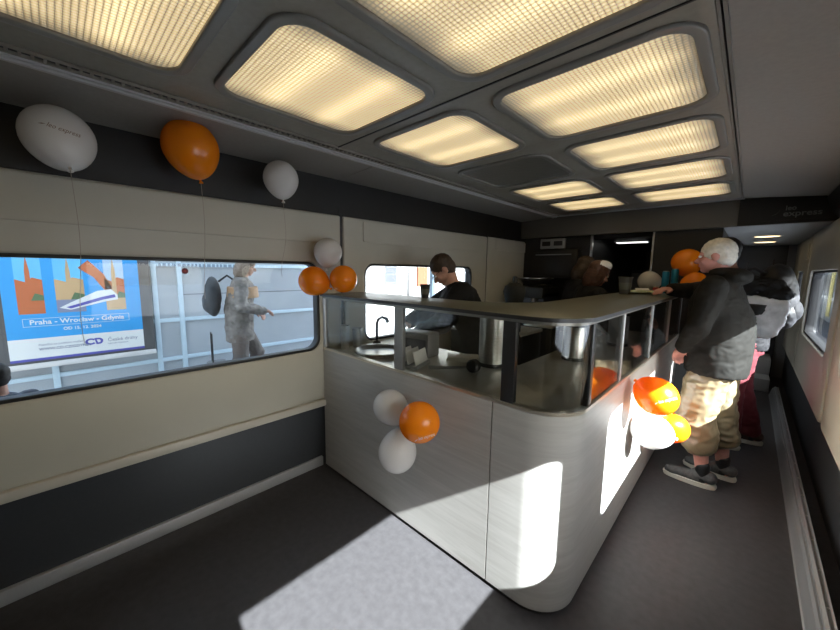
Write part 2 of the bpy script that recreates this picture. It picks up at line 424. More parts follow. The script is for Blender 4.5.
# cross joint lines of the ceiling and the beam at the far end
struct(boxo('trim_42', (-1.66, 1.095, 2.093), (-.125, 1.101, 2.099), M['rubber']))
struct(boxo('trim_43', (-1.72, 4.06, 2.085), (-.10, 4.075, 2.12), M['alu']))
beam = struct(boxo('trim_44', (-2.19, Y1, 1.868), (.46, Y1+.06, 2.2), mat('brown beam', (.10, .09, .075), .5)))
struct(boxo('trim_45', (-.13, Y1-.012, 1.868), (.46, Y1-.001, 2.09), M['black']))

# corridor beyond the beam
struct(boxo('trim_46', (-.22, Y1+.06, 1.868), (.46, 7.0, 1.95), mat('corridor ceiling', (.33, .33, .32), .45)))
struct(boxo('wall_back', (-2.4, 7.0, 0), (.7, 7.1, 2.2), M['greypl']))
struct(boxo('wall_corridor', (-.42, 4.20, 0), (-.22, 7.0, 1.868), M['black']))
struct(boxo('wall_front', (-2.4, -1.75, 0), (.7, -1.6, 2.2), M['greypl']))
for y, lab in ((5.35, 'nearer oval spotlight in the low corridor ceiling'), (6.25, 'farther oval spotlight in the low corridor ceiling')):
    t = thing('spotlight', lab, 'spotlight', (.085, y, 1.868), 0, 'spotlights of the corridor')
    latheo('rim', [(.10, 0), (.115, -.006), (.125, 0)], (0, 0, 0), M['alu'], t, 28)
    latheo('lamp', [(0, -.004), (.10, -.003), (.104, .001)], (0, 0, 0), mat('warm spot', (1, .8, .5), .4, emit=3.2, ecol=(1, .75, .42)), t, 28)
dr = struct(boxo('door_1', (-.16, 6.965, 0), (.34, 6.999, 1.86), M['darkwall']))
boxo('door_handle', (.27, 6.93, .95), (.30, 6.965, 1.25), M['steel'], dr, bev=.006)
# stepped locker bases at the corridor end
t = thing('step_box', 'light grey low step box at the far end of the corridor by the wall', 'box', (.06, 6.0, 0))
boxo('body', (-.20, 0, 0), (.24, .5, .16), mat('pale grey step', (.35, .36, .36), .5), t, bev=.01)
boxo('upper_step', (-.20, .3, .16), (.24, .8, .36), mat('pale grey step top', (.40, .41, .41), .5), t, bev=.01)

# galley behind the counter ------------------------------------------------
YG = 4.20
# dark rear wall with the opening (x -1.30 .. -.74)
struct(boxo('wall_galley', (-2.19, YG, 0), (-1.335, YG+.08, 1.868), M['black']))
struct(boxo('wall_galley_right', (-.745, YG, 0), (-.42, YG+.08, 1.868), M['black']))
struct(boxo('trim_47', (-1.335, YG+.08, 1.83), (-.745, 7.0, 1.95), M['black']))
struct(boxo('trim_48', (-1.345, YG-.012, .9), (-1.325, YG+.03, 1.868), M['steel']))
struct(boxo('trim_49', (-.755, YG-.012, .9), (-.740, YG+.03, 1.868), M['alu']))
struct(boxo('wall_passage_left', (-1.42, YG+.08, 0), (-1.335, 7.0, 1.9), M['black']))
struct(boxo('wall_passage_right', (-.745, YG+.08, 0), (-.66, 7.0, 1.9), M['black']))
t = thing('strip_light', 'slim white ceiling strip light seen through the galley opening', 'light', (-1.06, 4.75, 1.83))
boxo('housing', (-.17, -.07, -.015), (.17, .07, 0), M['alu'], t)
boxo('lamp', (-.155, -.055, -.022), (.155, .055, -.015), mat('cool strip', (1, 1, .95), .4, emit=2.2, ecol=(.95, .95, .9)), t)
t = thing('passage_cupboard', 'dim grey cupboard standing in the passage behind the galley opening', 'cupboard', (-1.04, 6.0, 0))
boxo('body', (-.28, 0, 0), (.28, .4, 1.5), M['darkwall'], t, bev=.01)
boxo('door', (-.26, -.015, .1), (-.005, 0, 1.45), M['greypl'], t, bev=.004); boxo('door', (.005, -.015, .1), (.26, 0, 1.45), M['greypl'], t, bev=.004)

# ============================================================ COUNTER
RC = .18
def cpath(x0=-2.14, y1=3.94, off=0, n=12):
    X, Y, r = -.43+off, 1.265-off, RC+off
    p = [(x0, Y), (X-r, Y)]
    p += [(X-r+r*math.sin(PI/2*k/n), Y+r-r*math.cos(PI/2*k/n)) for k in range(1, n+1)]
    p.append((X, y1)); return p
P0 = cpath()
def sub(xa=None, xb=None, off=0):
    p = cpath(off=off)
    return p
ctr = thing('service_counter', 'L-shaped bar counter with pale grey wood fascia, rounded corner and dark top', 'counter', (0, 0, 0))
ribbon('fascia_panel', [(-2.14, 1.265), (-.762, 1.265)], .022, .888, .025, M['lam'], ctr)
corner = [(-.756, 1.265)] + cpath()[1:-1] + [(-.43, 3.94)]
ribbon('fascia_panel', corner, .022, .888, .025, M['lam'], ctr)
ribbon('plinth', cpath(off=-.012), 0, .022, .03, M['rubber'], ctr)
ribbon('lower_rail', cpath(off=.002), .888, .902, .035, M['champ'], ctr)
ribbon('upper_rail', cpath(off=-.002), 1.248, 1.262, .03, M['worktopedge'], ctr)
# dark infill skin inside so nothing shows through
ribbon('inner_lining', cpath(off=-.05), .03, .86, .01, M['greypl'], ctr)
# glass panels
def gpane(path): ribbon('glass_panel', path, .902, 1.248, .006, M['glassctr'], ctr)
Yg = 1.272
gpane([(-2.11, Yg), (-1.40, Yg)]); gpane([(-1.335, Yg), (-.725, Yg)])
cp = cpath(off=-.007)
gpane([(-.665, Yg)] + cp[1:-2] + [(cp[-2][0], 1.46)])
seg = [(1.50, 1.93), (1.955, 2.62), (2.66, 3.30), (3.34, 3.90)]
for a, b in seg: gpane([(-.437, a), (-.437, b)])
# posts
for x0, x1, m in ((-2.14, -2.11, 'alu'), (-1.40, -1.335, 'greypl'), (-.725, -.665, 'rubber')):
    boxo('post', (x0, 1.266, .902), (x1, 1.296, 1.249), M[m], ctr, bev=.004)
for y0, y1, m in ((1.46, 1.50, 'rubber'), (1.93, 1.955, 'alu'), (2.62, 2.66, 'greypl'), (3.30, 3.34, 'alu'), (3.90, 3.94, 'rubber')):
    boxo('post', (-.462, y0, .902), (-.431, y1, 1.249), M[m], ctr, bev=.004)
# counter top
o_ = cpath(x0=-2.14, y1=3.955, off=.018)
inn = [(-.84, 3.955), (-.84, 1.98)] + [(-.84-.36+.36*math.cos(PI/2*k/10), 1.98-.36*math.sin(PI/2*k/10)) for k in range(1, 11)] + [(-2.14, 1.62)]
plate('counter_top', [o_+inn], .018, M['worktop'], MZ(1.271), ctr, bev=.003)
ribbon('top_edge_band', cpath(off=.0185), 1.263, 1.2785, .004, M['rubber'], ctr)
# steel work surface inside
plate('work_surface', [[(-2.12, 1.30), (-.66, 1.30), (-.55, 1.34), (-.48, 1.45), (-.48, 3.93), (-.98, 3.93), (-.98, 1.92), (-2.12, 1.92)]], .03, M['steelflat'], MZ(.865), ctr, bev=.003)
boxo('inner_cabinet', (-2.10, 1.325, .06), (-.99, 1.88, .848), M['greypl'], ctr)
boxo('inner_cabinet', (-.97, 1.90, .06), (-.5, 3.92, .848), M['greypl'], ctr)

# things on the counter's inner work surface
WZ = .8805
t = thing('sink_basin', 'shallow round steel basin on the counter by the train window', 'sink', (-1.80, 1.50, WZ))
latheo('bowl', [(.0, .004), (.13, .006), (.16, .03), (.175, .03), (.178, .024), (.165, 0), (0, 0)], (0, 0, 0), M['steel'], t, 40)
t = thing('water_tap', 'dark curved water tap behind the left counter glass', 'tap', (-2.03, 1.66, WZ))
latheo('base', [(0, 0), (.03, 0), (.03, .02), (.018, .03), (0, .03)], (0, 0, 0), M['rubber'], t, 20)
tubeo('spout', [(0, 0, .02), (0, 0, .16), (.03, -.01, .20), (.10, -.03, .225), (.17, -.05, .22), (.19, -.055, .20)], [.012, .012, .011, .011, .013, .013], M['rubber'], t)
for (x, y, r, h, lab) in ((-2.07, 1.40, .033, .17, 'tall narrow steel beaker behind the glass beside the sink'), (-2.06, 1.50, .036, .14, 'shorter steel beaker beside the sink basin')):
    t = thing('steel_beaker', lab, 'beaker', (x, y, WZ), 0, 'steel beakers beside the sink')
    latheo('body', [(0, 0), (r*.85, 0), (r, h), (r+.003, h+.003), (r-.004, h), (r*.8, .006), (0, .006)], (0, 0, 0), M['steel'], t, 24)
def urn(x, y, r, h, lab, z=WZ):
    t = thing('steel_urn', lab, 'urn', (x, y, z), 0, 'tall steel drink urns')
    latheo('base_ring', [(0, 0), (r*1.03, 0), (r*1.03, .018), (r, .022)], (0, 0, 0), M['rubber'], t)
    latheo('body', [(r, .02), (r, h), (r*.96, h+.004), (0, h+.004)], (0, 0, 0), M['steel'], t, 40)
    latheo('lid', [(r*1.02, h), (r*1.02, h+.015), (r*.6, h+.03), (0, h+.034)], (0, 0, 0), M['rubber'], t)
    latheo('lid_knob', [(0, h+.055), (.015, h+.052), (.012, h+.03)], (0, 0, 0), M['rubber'], t, 14)
urn(-1.10, 1.80, .078, .30, 'tall steel urn behind the second front glass panel, left of the black post')
urn(-.80, 2.32, .070, .22, 'steel urn with black lid standing behind the curved corner glass')
urn(-.72, 3.05, .072, .24, 'steel urn behind the aisle glass, farthest along the counter')
t = thing('knock_bar', 'black coffee portafilter with ribbed head on the steel work surface', 'portafilter', (-1.13, 1.50, WZ))
latheo('filter_head', [(0, -.028), (.03, -.028), (.036, -.02), (.034, -.012), (.038, -.006), (.036, .004), (.038, .012), (.036, .02), (.03, .028), (0, .028)], (.05, .08, .040), M['rubber'], t, 24, Matrix.Rotation(PI/2, 3, 'X'))
tubeo('handle', [(.02, .06, .03), (-.08, .0, .02), (-.17, -.05, .012)], [.007, .009, .012], M['greypl'], t)
t = thing('glass_tray_rack', 'low pale plastic rack with slanting dividers behind the second glass panel', 'rack', (-1.42, 1.44, WZ), .3)
boxo('tray', (-.07, -.08, 0), (.07, .10, .02), M['greypl'], t, bev=.006)
for k in range(3): boxo('divider', (-.06+.05*k, -.07, .02), (-.052+.05*k, .09, .10), M['white'], t, bev=.003, rot=Matrix.Rotation(-.25, 3, 'Y'))
t = thing('payment_terminal', 'grey box with dark blue front on the work surface beside the barman', 'box', (-1.60, 1.66, WZ), .15)
boxo('body', (-.13, -.06, 0), (.13, .08, .16), M['greypl'], t, bev=.01)
boxo('front_panel', (-.11, -.066, .03), (.11, -.06, .12), M['darkblue'], t)
t = thing('folded_cloth', 'cream folded napkins stacked behind the second front glass panel', 'napkins', (-1.30, 1.78, WZ), .5)
for k in range(3): boxo('napkin', (-.10, -.06, .008*k), (.10, .06, .008*k+.007), M['cream'], t, bev=.002, rot=rotz(.07*k))
t = thing('napkin_box', 'dark blue carton with pale stripe behind the curved corner glass', 'carton', (-.96, 2.62, WZ))
boxo('carton_body', (-.0, -.16, 0), (.12, .16, .15), M['darkblue'], t, bev=.006)
boxo('stripe', (.12, -.03, .03), (.123, .05, .13), mat('pale blue', (.25, .4, .45)), t)

# things on the top
def cup(x, y, m, lab, s=1):
    t = thing('paper_cup', lab, 'cup', (x, y, 1.2802))
    latheo('body', [(0, 0), (.030*s, 0), (.041*s, .105*s), (.044*s, .107*s), (.043*s, .112*s), (.039*s, .108*s), (.028*s, .006), (0, .006)], (0, 0, 0), m, t, 26)
    latheo('sleeve', [(.0335*s, .03*s), (.0345*s, .03*s), (.0390*s, .075*s), (.0378*s, .075*s)], (0, 0, 0), M['worktop'], t, 26)
cup(-.74, 3.22, mat('dark cup', (.06, .055, .045), .45), 'dark takeaway cup on the counter top before the seated heads', 1.25)
cup(-1.46, 1.58, M['rubber'], 'small black cup on the counter top in front of the barman', .75)
t = thing('crumpled_napkin', 'pale green and white crumpled napkins on the counter top beside the cup', 'napkin', (-.66, 3.44, 1.2802), .3)
bm = bmesh.new()
g = bmesh.ops.create_grid(bm, x_segments=14, y_segments=10, size=.5)
for v in bm.verts:
    n = noise.noise(V((v.co.x*5, v.co.y*5, 2))); v.co = V((v.co.x*.22, v.co.y*.30, .016+.014*n))
r = bmesh.ops.extrude_face_region(bm, geom=bm.faces[:]); 
for v in [q for q in r['geom'] if isinstance(q, bmesh.types.BMVert)]: v.co.z += .004
fin('napkin', bm, mat('pale green paper', (.50, .58, .40), .7, noise_s=12, noise_a=.4), t, True)
boxo('card', (-.05, -.05, .035), (.05, .03, .038), M['white'], t, rot=Matrix.Rotation(.15, 3, 'X'))
for (dx, dy, h, lab) in ((0, 0, .19, 'left one of the two blue drink cans standing on the counter top'), (.062, .03, .21, 'right one of the two blue drink cans, next to the orange balloon')):
    t = thing('drink_can', lab, 'can', (-.545+dx, 3.72+dy, 1.2802), 0, 'blue drink cans on the counter')
    latheo('body', [(0, 0), (.022, 0), (.027, .008), (.027, h-.012), (.022, h), (0, h)], (0, 0, 0), mat('blue can', (.02, .22, .36), .3, metal=.4), t, 24)
    latheo('lid', [(0, h+.001), (.020, h+.001), (.022, h+.004), (.023, h)], (0, 0, 0), M['steel'], t, 20)
t = thing('jam_jar', 'small red jar at the foot of the blue cans', 'jar', (-.60, 3.66, 1.2802))
latheo('body', [(0, 0), (.022, 0), (.024, .01), (.024, .045), (.018, .05), (0, .05)], (0, 0, 0), mat('red jar', (.35, .03, .03), .3), t, 20)
latheo('lid', [(.019, .05), (.020, .06), (0, .061)], (0, 0, 0), M['cream'], t, 20)

# rear galley equipment
t = thing('back_counter', 'black rear galley worktop under the coffee machine', 'worktop', (-1.77, 3.86, 0))
boxo('cabinet', (-.35, -.28, 0), (.16, .32, .88), M['black'], t, bev=.006)
boxo('slab', (-.37, -.30, .88), (.17, .33, .92), M['steelflat'], t, bev=.004)
t = thing('coffee_machine', 'large black and dark blue coffee machine on the rear galley worktop', 'coffee machine', (-1.80, 3.88, .9205))
boxo('body', (-.26, -.20, 0), (.18, .22, .30), M['darkblue'], t, bev=.012)
boxo('head', (-.26, -.24, .24), (.18, .22, .36), M['black'], t, bev=.014)
boxo('drip_tray', (-.24, -.28, .02), (.18, -.20, .05), M['steel'], t, bev=.004)
for x in (-.12, .08):
    latheo('group_head', [(0, 0), (.03, 0), (.035, .04), (0, .04)], (x, -.22, .20), M['steel'], t, 18)
for x in (-.05, .10): boxo('panel', (x, -.205, .06), (x+.05, -.2, .18), mat('slate blue panel', (.06, .08, .15)), t)
t = thing('serving_bowl', 'wide shiny steel bowl resting on top of the coffee machine', 'bowl', (-1.84, 3.88, 1.2815))
latheo('bowl', [(0, 0), (.08, 0), (.13, .04), (.19, .09), (.215, .095), (.215, .1), (.18, .096), (.12, .05), (0, .012)], (0, 0, 0), M['steel'], t, 40)
t = thing('small_dish', 'small shallow steel dish beside the bowl on the coffee machine', 'dish', (-1.64, 3.72, 1.2815))
latheo('dish', [(0, 0), (.04, 0), (.075, .025), (.08, .028), (.074, .03), (.04, .006), (0, .006)], (0, 0, 0), M['steel'], t, 30)
t = thing('control_panel', 'pale grey control panel with two dark displays high on the galley wall', 'control panel', (-1.77, 4.19, 1.79))
boxo('panel', (-.15, -.03, -.06), (.15, .01, .06), mat('pale panel', (.30, .30, .29), .5), t, bev=.006)
for x in (-.075, .07): boxo('display', (x-.05, -.034, -.025), (x+.05, -.03, .028), M['rubber'], t)
t = thing('black_oven', 'black built-in oven cabinet below the control panel', 'oven', (-1.72, 4.10, 1.385))
boxo('body', (-.26, -.02, 0), (.28, .095, .33), M['black'], t, bev=.008)
boxo('door', (-.24, -.03, .02), (.26, -.02, .30), M['rubber'], t, bev=.004)
tubeo('handle', [(-.2, -.045, .27), (.22, -.045, .27)], .007, M['greypl'], t)
t = thing('white_carton', 'small white carton on the rear edge behind the front counter top', 'carton', (-1.50, 3.42, .92))
boxo('body', (-.09, -.06, 0), (.09, .06, .20), M['white'], t, bev=.006); boxo('flap', (-.09, -.065, .16), (.09, -.06, .20), M['cream'], t)
t['label'] = 'small white carton on a dark stand behind the counter corner'
st = thing('dark_stand', 'dark trolley cabinet that carries the white carton', 'trolley', (-1.50, 3.42, 0)); boxo('body', (-.14, -.12, .02), (.14, .12, .90), M['black'], st, bev=.01); boxo('slab', (-.15, -.13, .90), (.15, .13, .9195), M['steelflat'], st, bev=.004)
for x in (-.11, .11):
    for y in (-.09, .09): latheo('foot', [(0, 0), (.015, 0), (.015, .02), (0, .02)], (x, y, 0), M['rubber'], st, 12)

# bin/rucksack like dark round item behind barman, on its own shelf
t = thing('grinder', 'dark rounded coffee grinder with a black cap right of the barman', 'grinder', (-1.56, 2.90, .9005))
t.scale = (.72, .72, .80)
latheo('body', [(0, 0), (.10, 0), (.10, .12), (.085, .26), (.12, .38), (.14, .46), (.12, .52), (.06, .56), (0, .56)], (0, 0, 0), mat('dark olive plastic', (.012, .012, .010), .8), t, 32)
latheo('cap', [(0, .64), (.028, .63), (.032, .56), (0, .55)], (0, 0, 0), M['rubber'], t, 20)
t = thing('window_cabinet', 'dark low cabinet along the wall behind the barman', 'cabinet', (-1.80, 3.00, 0))
boxo('body', (-.33, -.30, 0), (.36, .25, .87), M['black'], t, bev=.006); boxo('slab', (-.33, -.31, .87), (.37, .26, .90), M['steelflat'], t, bev=.004)

# ============================================================ BALLOONS
def balloon(c, r, m, lab, axis=(0, 0, 1), el=1.18, group=None, string=None, prn=False, seg=36):
    """axis points from knot to crown; el lengthens it"""
    t = thing('balloon', lab, 'balloon', c, 0, group)
    q = V(axis).normalized().to_track_quat('Z', 'Y').to_matrix()
    prof = []
    for k in range(25):
        a = -PI/2 + PI*k/24; z = math.sin(a); rr = math.cos(a)
        if z < 0: rr *= (1 - .16*(-z)**1.6*1.0); z *= 1.0*el + .10
        else: z *= el*.94
        prof.append((max(rr, 0)*r, z*r))
    zb = prof[0][1]
    latheo('skin', prof, (0, 0, 0), m, t, seg, q)
    latheo('knot', [(0, zb+.006), (.006, zb), (.004, zb-.006), (.010, zb-.016), (.007, zb-.018), (0, zb-.012)], (0, 0, 0), m, t, 12, q)
    if string:
        p = q @ V((0, 0, zb-.012)); pts = []
        n = 14
        for k in range(n+1):
            s = k/n; pts.append(p + V((.018*math.sin(s*7+c[1]*5)*s, .02*math.sin(s*5+c[0]*3)*s, -string*s)))
        tubeo('string', pts, .0011, mat('thin ribbon', (.35, .3, .25), .5), t, 5)
    if prn:
        # printed name following the skin, on the side turned to the viewer
        d = (CAMO - V(c)).normalized(); up = V((0, 0, 1)); s = up.cross(d).normalized(); up = d.cross(s)
        ro = Matrix((s, up, d)).transposed()
        cu = bpy.data.curves.new('p', 'FONT'); cu.body = 'leo express'; cu.size = r*.21; cu.align_x = 'CENTER'; cu.resolution_u = 2; cu.shear = .3
        tt = bpy.data.objects.new('tmp', cu); COL.objects.link(tt); me = evaluated(tt); bpy.data.objects.remove(tt, do_unlink=True)
        bm = bmesh.new(); bm.from_mesh(me)
        sw = [bm.verts.new(p) for p in ((-r*.72, .0, 0), (-r*.62, r*.05, 0), (-r*.50, r*.06, 0), (-r*.62, r*.015, 0))]
        bm.faces.new(sw)
        iq = q.inverted()
        ang = prn[1]; pc = Matrix.Rotation(ang, 2)
        for v in bm.verts:
            xy = pc @ V((v.co.x*.82, v.co.y)); xy += V(prn[2])*r
            w3 = ro @ V((xy.x, xy.y, math.sqrt(max(r*r-xy.x**2-xy.y**2, 0))))
            l = iq @ w3
            # project radially on to the profile
            L = l.normalized(); lo, hi = 0, r*2
            for _ in range(22):
                mi = (lo+hi)/2; pp = L*mi; rad = math.hypot(pp.x, pp.y)
                # profile radius at pp.z
                inside = False
                for (r0, z0), (r1, z1) in zip(prof, prof[1:]):
                    if z0 <= pp.z <= z1:
                        f = (pp.z-z0)/(z1-z0+1e-9); inside = rad < r0+(r1-r0)*f; break
                if inside: lo = mi
                else: hi = mi
            v.co = q @ (L*(lo+.0008))
        me2 = bpy.data.meshes.new('print'); bm.to_mesh(me2); bm.free()
        link('print', me2, prn[0], t)
    return t
pr_d = mat('brown print', (.22, .12, .08), .5); pr_w = mat('white print', (.85, .75, .6), .5)
cb = 'balloons floating under the left soffit'
def bx(px, py, x, rpx):
    p = at(px, py, 0, x); d = -(CAMR.transposed() @ (p-CAMO)).z
    return p, rpx*d/F
p, r = bx(59, 138, -1.93, 34); balloon(p, r*.83, M['wballoon'], 'large white printed balloon floating under the soffit at the far left', (-.55, -.15, 1), 1.14, cb, .65, (pr_d, -.2, (.12, .22)))
p, r = bx(191, 148, -1.93, 27); balloon(p, r*.92, M['orange'], 'orange balloon floating under the soffit between two white ones', (-.12, -.18, 1), 1.13, cb, .55)
p, r = bx(281, 179, -1.95, 17); balloon(p, r*.98, M['wballoon'], 'small white balloon floating under the soffit, right of the orange one', (-.05, -.05, 1), 1.10, cb, .42)
g2 = 'three balloons tied at the counter top by the window pillar'
p, r = bx(328, 252, -2.0, 13.8); balloon(p, r, M['wballoon'], 'white balloon on top of two orange ones by the window pillar', (0, .1, 1), 1.06, g2)
p, r = bx(313.5, 281, -2.00, 14.6); p1b = p; balloon(p, r, M['orange'], 'left orange balloon of the pillar cluster, overlapping the long window', (-.8, -.8, .5), 1.05, g2)
p, r = bx(343.5, 279, -1.86, 13.6); balloon(p, r, M['orange'], 'right orange balloon of the pillar cluster, above the counter top', (.9, -.2, .5), 1.05, g2)
g3 = 'three balloons taped on the front of the counter'
def by(px, py, y, rpx):
    p = at(px, py, 1, y); d = -(CAMR.transposed() @ (p-CAMO)).z
    return p, rpx*d/F
p, r = by(390.5, 407, 1.165, 17); balloon(p, r, M['wballoon'], 'upper white balloon on the counter front', (-.5, -.25, .6), 1.10, g3)
p, r = by(397.5, 452, 1.165, 19); balloon(p, r, M['wballoon'], 'lower white balloon on the counter front', (.15, -.3, -1), 1.12, g3)
p, r = by(419.5, 422, 1.12, 20.5); balloon(p, r, M['orange'], 'orange balloon taped on the counter front beside two white ones', (.5, -1, .15), 1.02, g3, None, (pr_w, .3, (.35, -.72)))
g4 = 'three balloons taped on the aisle side of the counter'
p, r = bx(656, 396, -.298, 19.5); balloon(p, r*.95, M['orange'], 'large bright orange balloon on the aisle side of the counter', (.9, -.5, -.35), 1.15, g4, None, (pr_w, .5, (.5, -.15)))
p, r = bx(651, 431, -.325, 18.5); balloon(p, r*.93, M['wballoon'], 'sunlit white balloon below the large orange one on the aisle side', (-.9, -.5, .25), 1.12, g4)
p, r = bx(673, 428, -.27, 14); balloon(p, r, M['orange'], 'smaller orange balloon half hidden behind the sunlit white balloon', (.3, .8, -.5), 1.08, g4)
g5 = 'balloons at the far end of the counter top'
p, r = by(687, 262, 3.84, 13.2); balloon(p, r, M['orange'], 'upper orange balloon in front of the white-haired man at the counter end', (0, -.3, 1), 1.04, g5)
p, r = by(697, 272, 3.66, 9); balloon((p.x, 3.62, 1.3745), .0915, M['orange'], 'lower orange balloon on the counter end beside the white-haired man', (1, -.3, .1), 1.04, g5)
p, r = by(657, 276, 3.84, 10); balloon((-.70, 3.90, 1.378), .095, M['wballoon'], 'white balloon lying on the counter end behind the blue cans', (-.95, -.3, .1), 1.04, g5)

# sign on the beam
sg = thing('train_name_sign', 'faint grey lettering on the dark beam above the corridor', 'sign', (.225, Y1-.012, 1.955))
boxo('plate', (-.20, -.004, -.06), (.18, .0, .07), M['black'], sg)
sm = mat('sign lettering', (.16, .16, .16), .5)
text('word', 'leo', .05, sm, MY(-.005) @ Matrix.Translation((-.045, .032, 0)), sg, bold=.001)
text('word', 'express', .062, sm, MY(-.005) @ Matrix.Translation((.02, -.012, 0)), sg, bold=.001, sx=1.1)
bm = bmesh.new(); vs = [bm.verts.new(q) for q in ((-.17, -.0055, -.03), (-.125, -.0055, -.01), (-.10, -.0055, .03), (-.12, -.0055, -.005))]; bm.faces.new(vs)
fin('swoosh', bm, sm, sg)

# ============================================================ PEOPLE
def ell(bm, c, r, rot=None):
    g = bmesh.ops.create_icosphere(bm, subdivisions=3, radius=1)
    for v in g['verts']:
        q = V((v.co.x*r[0], v.co.y*r[1], v.co.z*r[2]))
        if rot: q = rot @ q
        v.co = q + V(c)
def cap(bm, a, b, ra, rb, sy=1):
    """tapered capsule"""
    a = V(a); b = V(b); d = b-a; n = max(2, int(d.length/max(min(ra, rb)*.6, .004)))
    tube(bm, [a+d*(k/n) for k in range(n+1)], [ra+(rb-ra)*(k/n) for k in range(n+1)], 14)
    ell(bm, a, (ra, ra, ra)); ell(bm, b, (rb, rb, rb))
def torso(bm, secs):
    """stack of ellipses: (centre, rx, ry)"""
    n = 24; R_ = []
    for c, rx, ry in secs:
        c = V(c); R_.append([bm.verts.new(c+V((rx*math.cos(2*PI*k/n), ry*math.sin(2*PI*k/n), 0))) for k in range(n)])
    for a, b in zip(R_, R_[1:]):
        for k in range(n): bm.faces.new((a[k], a[(k+1) % n], b[(k+1) % n], b[k]))
    bm.faces.new(R_[0][::-1]); bm.faces.new(R_[-1])
def melt(name, bm, m, parent, voxel=.008, smooth=6, fold=0, fs=9, mtx=None, cut=None):
    """fuse overlapping closed shapes into one continuous skin"""
    bmesh.ops.recalc_face_normals(bm, faces=bm.faces)
    me = bpy.data.meshes.new(name); bm.to_mesh(me); bm.free()
    t = bpy.data.objects.new('tmp', me); COL.objects.link(t)
    r = t.modifiers.new('r', 'REMESH'); r.mode = 'VOXEL'; r.voxel_size = voxel
    s = t.modifiers.new('s', 'SMOOTH'); s.factor = .5; s.iterations = smooth
    me2 = evaluated(t); bpy.data.objects.remove(t, do_unlink=True)
    if fold:
        ns = [v.normal.copy() for v in me2.vertices]
        for v, nn in zip(me2.vertices, ns):
            p = v.co
            a = noise.noise(V((p.x*fs, p.y*fs, p.z*fs*1.5))); b = noise.noise(V((p.x*fs*2.3+5, p.y*fs*2.3, p.z*fs*3.4)))
            v.co = p + nn*fold*(a + .5*(1-2*abs(b)))
    if mtx: me2.transform(mtx)
    me2.name = name
    return link(name, me2, m, parent, True)

